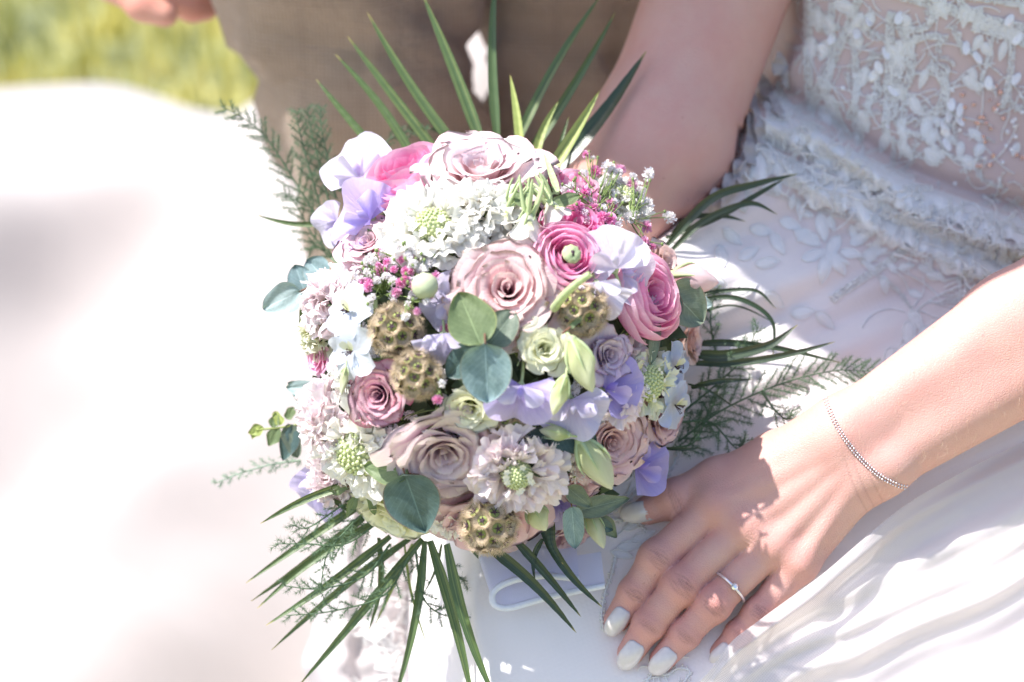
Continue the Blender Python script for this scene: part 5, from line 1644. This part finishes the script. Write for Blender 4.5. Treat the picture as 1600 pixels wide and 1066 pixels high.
for (pts_, w, m, d_) in [
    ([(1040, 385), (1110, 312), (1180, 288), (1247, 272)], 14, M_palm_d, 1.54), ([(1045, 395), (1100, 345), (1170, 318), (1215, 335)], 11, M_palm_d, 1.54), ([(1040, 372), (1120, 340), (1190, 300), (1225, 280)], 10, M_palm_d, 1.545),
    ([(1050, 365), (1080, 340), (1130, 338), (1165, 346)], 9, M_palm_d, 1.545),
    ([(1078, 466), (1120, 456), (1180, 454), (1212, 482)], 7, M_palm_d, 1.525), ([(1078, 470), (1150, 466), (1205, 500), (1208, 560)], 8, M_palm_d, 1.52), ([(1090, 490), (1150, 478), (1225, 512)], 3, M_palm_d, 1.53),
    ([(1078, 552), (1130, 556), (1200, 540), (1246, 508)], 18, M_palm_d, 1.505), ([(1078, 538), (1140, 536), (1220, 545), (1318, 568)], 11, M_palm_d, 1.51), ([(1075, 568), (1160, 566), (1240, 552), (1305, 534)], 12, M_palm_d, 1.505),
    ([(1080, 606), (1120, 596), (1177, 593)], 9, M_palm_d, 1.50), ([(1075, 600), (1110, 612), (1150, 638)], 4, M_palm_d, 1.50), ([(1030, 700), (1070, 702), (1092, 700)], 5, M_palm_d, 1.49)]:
    Q = catmull(pts_, 10); C = Wv(Q[:, 0], Q[:, 1], np.full(len(Q), d_) - .004 * np.sin(np.linspace(0, math.pi, len(Q))))
    T_ = norm(np.gradient(C, axis=0)); Nn = np.array((0, 0, 1.0)); V = []; S = []; T2 = []
    for j in range(len(C)):
        t = j / (len(C) - 1); sd_ = norm(np.cross(T_[j], Nn)); ww = w / 2 * K * 1.5 * min(1, .5 + 2.5 * t) * (1 - t ** 3) + .0001
        for s_ in (-1, -.5, -.08, .08, .5, 1):
            V.append(C[j] + sd_ * s_ * ww + Nn * abs(s_) * ww * .45); S.append(s_); T2.append(t)
    camobj('palm_blade', V, quads(len(C), 6), m, bq, {'t': T2, 's': S})

# --- ferns
fern([(500, 345), (470, 300), (430, 235), (395, 195), (345, 166)], 42, M_fern, 1.555, seed=1, label='grey green fern sprig reaching up to the left')
fern([(505, 340), (485, 270), (470, 215), (462, 172)], 30, M_fern, 1.55, seed=2)
fern([(515, 320), (500, 260), (488, 210), (480, 168)], 26, M_fern, 1.55, seed=3)
fern([(525, 310), (512, 250), (502, 200), (500, 166)], 24, M_fern, 1.55, seed=4)
fern([(520, 400), (490, 370), (462, 320), (440, 300)], 34, M_fern, 1.555, seed=5)
fern([(530, 300), (600, 225), (640, 205), (690, 200)], 16, M_fern, 1.56, seed=6)
fern([(520, 405), (495, 385), (480, 392)], 26, M_fern, 1.555, seed=66)
fern([(1060, 690), (1130, 640), (1220, 600), (1300, 580), (1360, 580)], 62, M_fern, 1.505, seed=7, label='dark green fern frond lying on the lap')
fern([(1060, 650), (1120, 600), (1160, 560), (1185, 510)], 44, M_fern, 1.51, seed=8)
fern([(1060, 660), (1110, 660), (1150, 700), (1165, 685)], 36, M_fern, 1.50, seed=9)
fern([(1050, 700), (1085, 690), (1110, 640), (1130, 590)], 36, M_fern, 1.50, seed=10)
fern([(1190, 610), (1210, 640), (1230, 655), (1238, 640)], 34, M_fern, 1.50, seed=11)
fern([(1120, 560), (1110, 500), (1118, 450)], 24, M_fern, 1.525, seed=12)
fern([(470, 720), (430, 725), (380, 738), (335, 756)], 20, M_fern2, 1.535, seed=13, label='pale feathery fern tip at the far left')
fern([(600, 810), (540, 850), (480, 850), (430, 850)], 34, M_fern, 1.475, seed=14, dens=.7)
fern([(580, 790), (540, 830), (510, 870), (500, 930)], 32, M_fern, 1.475, seed=15, dens=.8)
fern([(610, 850), (570, 900), (500, 920), (440, 915)], 34, M_fern, 1.48, seed=16, dens=.7)
fern([(640, 870), (600, 930), (520, 955), (447, 962)], 36, M_fern, 1.48, seed=17, dens=.7)
fern([(650, 860), (660, 930), (690, 960), (740, 965)], 34, M_fern, 1.485, seed=18, dens=.7)
fern([(700, 880), (720, 905), (750, 910)], 26, M_fern, 1.50, seed=19, dens=.8)
fern([(560, 770), (520, 800), (480, 825), (455, 820)], 28, M_fern, 1.475, seed=20, dens=.8)

# --- roses
rose(793, 455, 88, MP['rose_main'], (-.05, .02), 10, .014, N=24, seed=3, label='large dusty pink rose open at the middle of the bouquet', recess=.12)
rose(754, 272, 92, MP['rose_pale'], (.0, .12), 40, .012, N=20, seed=5, label='pale blush rose with wavy outer petals at the top', ruffle=.05)
rose(693, 702, 84, (MP['rose_taupe'], MP['rose_taupe']), (.30, -.35), 20, .010, N=24, seed=7, label='greyish pink rose with folded petals below the seed pods', ruffle=.05, openness=.9)
rose(577, 382, 52, MP['rose_mauve'], (.15, .25), 0, .000, N=20, seed=8, label='half hidden mauve pink rose under the lavender sweet pea')
rose(598, 615, 50, (MP['rose_purple'], MP['rose_purple']), (.10, .05), 0, .012, N=18, seed=9, label='small purple rose bud opening on the left', H=.62, recess=.10, openness=.8, ruffle=.03)
rose(948, 556, 42, MP['liz'], (.15, .0), 0, .014, N=15, seed=10, label='small mauve lisianthus with a frilled rim', ruffle=.09, name='lisianthus_flower', H=.5)
rose(950, 688, 64, MP['rose_dust2'], (-.05, .15), 0, .006, N=24, seed=11, label='old pink rose at the lower right', recess=.1, openness=.95)
rose(1032, 650, 52, MP['rose_dust2'], (.2, .0), 60, -.004, N=18, seed=12, label='old pink rose tucked behind the blue delphinium')
rose(760, 808, 84, MP['rose_mauve'], (.0, -.3), 0, -.004, N=20, seed=13, label='mauve pink rose half hidden at the bottom edge')
rose(850, 545, 38, MP['cream'], (.0, .0), 0, .024, N=15, seed=14, label='small cream lisianthus with frilled edges at the middle', ruffle=.10, name='lisianthus_flower', H=.5)
rose(735, 637, 42, MP['cream'], (.0, -.2), 0, .016, N=14, seed=15, label='pale yellow lisianthus half under the blue green leaf', ruffle=.09, name='lisianthus_flower', H=.5)
rose(614, 800, 66, MP['cream'], (-.1, -.45), 0, .002, N=15, seed=16, label='cream white rose at the bottom left', ruffle=.04)
rose(1035, 415, 44, MP['peach'], (.25, .1), 0, -.008, N=14, seed=17, label='peach rose petals showing behind the right side')
rose(1080, 535, 34, MP['peach'], (.35, .0), 0, -.020, N=12, seed=18, label='brownish peach rose at the right rim')
rose(838, 262, 36, MP['rose_pale'], (.1, .3), 0, .004, N=12, seed=19, label='small blush rose behind the white columbines')
rose(498, 560, 30, MP['pink2'], (-.3, .0), 0, -.010, N=12, seed=20, label='small pink rose at the left rim')
rose(905, 755, 40, MP['rose_mauve'], (.1, -.3), 0, -.002, N=12, seed=22, label='mauve petals under the hanging green bud')
rose(890, 838, 36, MP['rose_mauve'], (.1, -.4), 0, .004, N=10, seed=23, label='dull mauve rose at the bottom rim by the elongated leaves')
# --- ranunculus
ranunculus(886, 406, 56, MP['pink2'], (-.02, -.05), 0, .020, seed=2, matc=MP['pink'], label='bright pink ranunculus with a green eye')
ranunculus(895, 356, 50, MP['pink'], (.0, .35), 0, .008, seed=3, centre=False, label='pink ranunculus petals above the green eyed one', N=18)
ranunculus(1004, 464, 70, MP['pink2'], (.30, .05), 0, .008, seed=4, centre=False, label='large pink ranunculus facing right', matc=MP['pink'], N=36)
ranunculus(640, 276, 66, MP['pink2'], (-.05, .22), 0, .010, seed=5, centre=False, label='hot pink ranunculus at the upper left', matc=MP['pink'], flare=.2, N=26)
ranunculus(612, 300, 42, MP['pink'], (-.1, .1), 0, .010, seed=15, centre=False, N=12, label='deep pink ranunculus petals by the lilac sweet pea')
ranunculus(897, 292, 38, MP['pink2'], (.0, .4), 0, .000, seed=6, centre=False, label='soft pink ranunculus behind the babys breath', N=16)
# --- scabiosas and carnations
TS = ((13, .42, .62, .50, .08), (13, .38, .54, .46, .36), (12, .34, .42, .38, .64), (9, .30, .30, .28, .95))
ruffled(677, 358, 78, MP['white'], 'scabiosa_flower', (-.02, .15), 0, .016, 1, TS, .34, 'white scabiosa with a pale green cushion at the upper left', amp=.09)
TC = ((12, .42, .60, .50, .05), (12, .38, .54, .48, .30), (11, .30, .50, .46, .55), (9, .20, .48, .44, .8), (7, .12, .44, .40, 1.05), (4, .04, .40, .36, 1.3))
ruffled(752, 335, 62, MP['white'], 'carnation', (.0, .2), 0, .012, 2, TC, 0, 'white frilled carnation above the large rose', florets=0, amp=.10)
ruffled(563, 705, 76, MP['white'], 'scabiosa_flower', (-.05, -.05), 0, .010, 3, TS, .44, 'white scabiosa with a big green cushion at the lower left', amp=.08)
ruffled(522, 655, 66, MP['blushw'], 'carnation', (-.15, .0), 0, .002, 4, TC, 0, 'blush white carnation at the left rim', florets=0, amp=.11)
ruffled(528, 745, 54, MP['blushw'], 'carnation', (-.1, -.1), 0, -.004, 44, TC, 0, 'blush carnation under the left scabiosa', florets=0, amp=.11)
ruffled(806, 738, 70, MP['blushw'], 'scabiosa_flower', (.05, .0), 0, .022, 5, ((13, .46, .56, .52, .06), (12, .42, .52, .50, .30), (11, .38, .42, .42, .55), (8, .34, .32, .32, .8)), .30, 'blush scabiosa with a green cushion at the bottom', amp=.09)
ruffled(1012, 598, 44, MP['cream'], 'scabiosa_flower', (.15, .05), 0, .006, 6, ((8, .5, .70, .62, .08), (6, .45, .55, .5, .4)), .56, 'green scabiosa cushion at the right', amp=.10)
ruffled(972, 625, 40, MP['blushw'], 'carnation', (.0, .0), 0, .012, 7, ((7, .3, .70, .62, .2), (6, .2, .62, .55, .6), (4, .08, .5, .45, 1.1)), 0, 'cream frilled petals beside the lavender sweet pea', florets=0, amp=.12)
ruffled(520, 472, 58, MP['blushw'], 'carnation', (-.2, .1), 0, .0, 8, TC, 0, 'blush white carnation at the upper left rim', florets=0, amp=.10)
ruffled(972, 312, 50, MP['white'], 'scabiosa_flower', (.1, .3), 0, -.004, 9, TS, .4, 'white scabiosa behind the babys breath at the upper right', amp=.08)
ruffled(500, 520, 40, MP['cream'], 'carnation', (-.3, .0), 0, -.010, 10, TC, 0, 'cream frilled carnation at the left rim', florets=0, amp=.10)
ruffled(560, 590, 46, MP['white'], 'carnation', (-.1, .0), 0, .0, 11, TC, 0, 'white carnation between the delphinium and the purple rose', florets=0, amp=.10)
ruffled(985, 560, 36, MP['blushw'], 'carnation', (.1, .1), 0, .0, 12, ((7, .3, .70, .62, .2), (6, .2, .62, .55, .6), (4, .08, .5, .45, 1.1)), 0, 'pale frilled petals above the green cushion', florets=0, amp=.12)
ruffled(700, 815, 34, MP['white'], 'carnation', (.0, -.3), 0, .004, 13, ((7, .3, .70, .62, .2), (6, .2, .62, .55, .6), (4, .08, .5, .45, 1.1)), 0, 'white frilled petals beside the dark teal leaf', florets=0, amp=.12)
# --- sweet peas
sweet_pea(562, 262, 58, MP['lilac'], (-.25, .15), 10, .012, 1, label='pale lilac sweet pea at the upper left rim', mat2=MP['palelil'])
sweet_pea(566, 336, 56, MP['lavender'], (-.20, .0), 60, .022, 2, label='lavender sweet pea below the pale lilac one', wave_=.22)
sweet_pea(518, 350, 34, MP['lilac'], (-.3, .0), 110, .012, 22, label='lilac sweet pea petal at the left rim', wave_=.14)
sweet_pea(955, 405, 58, MP['palelil'], (.10, .15), 25, .034, 3, label='white lilac sweet pea over the right ranunculus', wave_=.16)
sweet_pea(985, 430, 44, MP['lilac'], (.25, .0), -100, .026, 33, label='lilac sweet pea seen from the side beside the right ranunculus')
sweet_pea(935, 455, 48, MP['palelil'], (.10, -.1), -170, .030, 34, label='white sweet pea petal hanging over the seed pod', spread=.6)
sweet_pea(697, 470, 44, MP['lilac'], (-.05, .0), 80, .014, 4, label='lilac sweet pea left of the large rose')
sweet_pea(694, 535, 46, MP['lilac'], (-.05, -.1), 185, .022, 5, label='lilac sweet pea left of the green leaf pair', spread=.7)
sweet_pea(812, 618, 54, MP['lavender'], (.0, -.05), 170, .028, 6, label='lavender sweet pea at the centre of the bouquet', mat2=MP['lilac'], wave_=.2)
sweet_pea(893, 640, 54, MP['lilac'], (.0, -.15), 185, .020, 7, label='pale lavender sweet pea hanging under the cream buds', wave_=.2)
sweet_pea(958, 600, 52, MP['violet'], (.15, .05), -60, .016, 8, label='violet blue sweet pea with wavy edges at the right', wave_=.26, mat2=MP['lavender'])
sweet_pea(1005, 720, 54, MP['violet'], (.25, -.2), -60, .004, 9, label='deep violet sweet pea at the lower right rim', wave_=.16)
sweet_pea(502, 770, 46, MP['lavender'], (-.2, -.1), 150, -.004, 10, label='lavender sweet pea at the lower left rim', wave_=.2, mat2=MP['lilac'])
sweet_pea(1050, 455, 30, MP['lavender'], (.3, .1), -60, -.006, 12, label='lavender sweet pea behind the pink ranunculus')
sweet_pea(875, 795, 40, MP['lavender'], (.1, -.3), 200, -.004, 13, label='lavender petals in the shade at the bottom')
# --- seed pods
seed_pod(620, 516, 47, (-.05, .1), 0, .020, 'sunlit brown seed pod beside the white delphiniums', 1)
seed_pod(651, 585, 43, (-.02, -.05), 0, .028, 'brown seed pod just below the sunlit one', 2)
seed_pod(909, 484, 45, (.0, .0), 0, .024, 'brown seed pod right of the large rose', 3)
seed_pod(764, 820, 50, (.0, .15), 0, .040, 'brown seed pod at the bottom edge', 4)
seed_pod(797, 655, 38, (.0, -.1), 0, .004, 'brown seed pod half hidden at the centre', 5, N=22)
# --- delphiniums
delph(548, 488, 44, MP['delph'], (-.15, .1), 10, .022, 1, 'white delphinium left of the sunlit seed pod')
delph(553, 548, 44, MP['delph'], (-.10, -.1), 30, .024, 2, 'pale blue white delphinium below the first one')
delph(1052, 572, 36, MP['delphb'], (.3, .0), 20, .010, 3, 'pale blue delphinium at the right rim')
delph(1052, 632, 38, MP['delphb'], (.2, -.1), 0, .014, 4, 'light blue delphinium with cream centre at the right rim')
# --- columbine bells
bell(826, 338, 44, 260, 'white columbine bell with green spurs at the top', .030, 1)
bell(858, 318, 36, 300, 'white columbine bell with green spurs at the upper right', .030, 2)
bell(792, 325, 34, 240, 'small white columbine bell at the upper left', .026, 3)
bell(812, 375, 34, 250, 'white columbine bell hanging over the large rose', .018, 4)
for (a, b, c, d_, w) in ((872, 300, 850, 240, 10), (862, 320, 835, 270, 9), (800, 320, 812, 272, 7), (795, 345, 762, 330, 8)):
    blade(a, b, c, d_, w, M_pale, 1.40, 1.41, name='green_spur')
# --- buds
bud(893, 532, 88, 40, 292, MP['creamgreen'], .036, 'large cream green lisianthus bud', tilt=.1)
bud(883, 590, 62, 26, 252, MP['creamgreen'], .036, 'slim cream green lisianthus bud', tilt=.1)
bud(908, 688, 92, 46, 302, MP['creamgreen'], .022, 'wide pale green bud pointing down to the right', twist=.5, tilt=-.1)
bud(888, 680, 46, 22, 170, MP['creamgreen'], .024, 'small green bud lying on the dark leaf', sepL=.9)
bud(1052, 432, 72, 44, 352, MP['rose_pale'], .012, 'blush sweet pea bud with green calyx sticking out to the right', name='sweet_pea_bud', sepL=.45)
bud(920, 800, 62, 26, 292, MP['creamgreen'], .008, 'pale green bud at the lower right beside the elongated leaves', twist=.5)
bud(830, 790, 46, 34, 300, MP['creamgreen'], .010, 'pale green petals beside the bottom seed pod')
bud(540, 575, 44, 12, 262, MP['creamgreen'], .03, 'thin green curved bud under the white delphinium', sepL=.3)
M_ = FM(664, 447, 19, (0, 0), 0, .034)
v, f = ICO2; v = v * (1 + .04 * np.sin(np.arctan2(v[:, 1], v[:, 0]) * 12))[:, None]
mobj('round_bud', mesh('round_bud', v, f, plain('felt_bud', (186, 194, 160), .7, 500, .5, .12)), bq, M_, label='round felted green bud over the babys breath')
# --- leaves
leaf(752, 540, 92, 76, 112, L_green, (.1, .1), .038, seed=1, label='broad green leaf lying over the large rose')
leaf(758, 536, 96, 84, 272, L_blue, (.0, -.1), .040, seed=2, label='broad blue green leaf half in the sun')
leaf(762, 540, 72, 56, 52, L_grey, (.1, .2), .030, seed=3)
leaf(750, 540, 74, 52, 222, L_dark, (-.2, .0), .026, seed=4)
leaf(632, 740, 104, 92, 285, L_dark, (.0, -.05), .034, seed=5, label='broad dark teal leaf at the bottom left', shape=.8)
leaf(640, 740, 78, 46, 172, L_green, (-.1, .2), .030, seed=6)
leaf(508, 436, 44, 48, 135, L_blue, (-.2, .1), .0, depth=1.50, seed=7)
leaf(470, 455, 66, 50, 205, L_pale, (.0, .0), .0, depth=1.50, seed=8, label='pale silvery leaf at the left rim')
leaf(478, 462, 52, 42, 110, L_blue, (.0, .0), .0, depth=1.503, seed=37)
leaf(492, 462, 56, 24, 245, L_green, (.0, .0), .0, depth=1.495, seed=9)
leaf(1042, 450, 86, 78, 322, L_grey, (.15, .0), .012, seed=10, label='dull grey green leaf at the right rim')
leaf(1030, 450, 70, 62, 285, L_dark, (.1, .0), .004, seed=11)
leaf(1080, 470, 36, 26, 350, L_pale, (.3, .3), .0, depth=1.49, seed=12)
leaf(508, 610, 62, 28, 175, L_pale, (.0, .1), .0, depth=1.505, seed=13)
leaf(505, 632, 66, 36, 148, L_blue, (.0, .1), .0, depth=1.512, seed=14)
leaf(895, 800, 94, 34, 12, L_grey, (.0, .1), .012, seed=15, label='narrow grey green leaf pointing right', shape=.9)
leaf(893, 790, 76, 36, 278, L_blue, (.0, .0), .014, seed=16, label='narrow speckled leaf pointing down', shape=.9)
leaf(905, 800, 66, 30, 330, L_dark, (.0, .0), .006, seed=17)
leaf(930, 800, 60, 26, 310, L_grey, (.0, .0), .004, seed=18)
leaf(885, 760, 52, 30, 320, L_grey, (.0, .1), .006, seed=38)
leaf(860, 668, 80, 60, 340, L_dark, (.0, .0), .012, seed=19)
leaf(870, 680, 70, 46, 200, L_dark, (.0, .0), .012, seed=20)
leaf(860, 600, 60, 42, 250, L_dark, (.0, .0), .014, seed=21)
leaf(1025, 500, 70, 22, 265, L_grey, (.3, .0), .016, seed=22)
leaf(830, 330, 44, 20, 130, L_green, (.0, .0), .032, seed=23)
leaf(862, 320, 48, 22, 20, L_green, (.0, .0), .032, seed=24)
leaf(890, 512, 30, 10, 40, L_green, (.0, .0), .034, seed=25)
for (x, y, a, L) in ((560, 770, 240, 50), (575, 765, 280, 44), (545, 760, 200, 40)):
    leaf(x, y, L, 14, a, L_green, lift=.012, seed=x)
# little variegated sprig at the left
v, f = tube(bez(W(500, 655, 1.52), W(460, 668, 1.52), W(400, 672, 1.52), 8), .0007, 5)
camobj('twig', v, f, M_palm_l, bq)
for (x, y, a, L, w, m) in ((462, 664, 250, 60, 30, L_dark), (450, 662, 285, 56, 30, L_grey), (440, 664, 120, 24, 16, M_palm_l), (425, 668, 70, 24, 16, L_green), (412, 668, 200, 26, 18, M_palm_l), (402, 664, 250, 24, 14, M_palm_l), (436, 668, 240, 34, 22, L_green), (448, 655, 60, 22, 16, L_green)):
    leaf(x, y, L, w, a, m, lift=0, depth=1.52, seed=x, name='small_leaf', stalk=False)
# curved green pedicel of the sweet pea over the pod
v, f = tube(bez(W(922, 428, 1.345), W(885, 452, 1.35), W(866, 482, 1.375), 9), np.linspace(.0018, .0026, 9), 8); camobj('flower_stem', v, f, M_pale, bq)
# --- gypsophila
rg = random.Random(77)
fl = []
for _ in range(62):
    a = rg.uniform(0, 6.283); q = math.sqrt(rg.random()); x = 622 + 62 * q * math.cos(a); y = 436 + 52 * q * math.sin(a)
    fl.append((x, y, rg.uniform(6, 9.5), 'p' if rg.random() < .45 else 'w', rg.uniform(.004, .018)))
fl += [(634, 495, 8, 'w', .03), (652, 486, 7, 'p', .03), (684, 625, 9, 'p', .02), (690, 600, 7, 'w', .02), (497, 500, 7, 'w', 0)]
gyps([(640, 470), (600, 460), (650, 430)], fl, 'pink and white babys breath above the sunlit seed pod', .016, 1)
fl = []
for _ in range(70):
    a = rg.uniform(0, 6.283); q = math.sqrt(rg.random()); x = 945 + 70 * q * math.cos(a); y = 310 + 52 * q * math.sin(a)
    fl.append((x, y, rg.uniform(6, 10.5), 'p' if rg.random() < .32 else 'w', rg.uniform(.0, .016)))
fl += [(1012, 272, 11, 'w', .01), (1046, 340, 11, 'w', .01), (1014, 318, 9, 'w', .01), (915, 241, 7, 'p', .0), (926, 246, 4, 'w', .0), (1010, 355, 10, 'p', .0), (1008, 378, 9, 'p', .0), (1020, 386, 7, 'p', .0)]
gyps([(950, 350), (985, 345), (925, 330)], fl, 'white and pink babys breath at the upper right', .008, 2)

fl = []
for _ in range(120):
    a = rg.uniform(0, 6.283); q_ = math.sqrt(rg.random()) * 262; x = 772 + q_ * math.cos(a); y = 556 + q_ * math.sin(a)
    fl.append((x, y, rg.uniform(10, 16), 'p' if rg.random() < .12 else 'w', rg.uniform(.002, .012)))
gyps([(700, 480), (850, 480), (700, 640), (860, 640), (780, 560), (620, 560), (940, 560)], fl, 'small white filler blossoms sunk between the larger flowers', .0, 3)

# --- organza ribbon loop on the lap
M_rib = fabric('organza_ribbon', (226, 226, 246), .5, .3, 3000, .2, alpha=(.75, .92))
P2 = catmull([(905, 905), (850, 900), (800, 908), (772, 924), (772, 944), (795, 950), (840, 938), (890, 926), (945, 915)], 10)
dep = 1.462 + .0 * P2[:, 0]
nv = 9; V = []; T2 = []
ths = np.linspace(0, 1, len(P2))
for k, p in enumerate(P2):
    for j in range(nv):
        s_ = j / (nv - 1)
        # the strip stands up from the picture, running back to the bunch
        V.append(W(p[0] - 14 * s_ * math.sin(math.pi * ths[k]) - 6 * s_, p[1] - 70 * s_ * (1 - .25 * ths[k]), 1.466 + .022 * s_ * (1 - ths[k] * .4)))
        T2.append(s_)
camobj('ribbon', V, quads(len(P2), nv), M_rib, bq, {'t': T2}, label='sheer lilac white organza ribbon loop')
v, f = tube(Wv(P2[:, 0], P2[:, 1], np.full(len(P2), 1.4655)), .0020, 8)
v[:, 1] = v[:, 1]
camobj('ribbon_hem', v, f, plain('ribbon_hem', (236, 238, 252), .5, 400, .1, .05, tr=.3), bq)
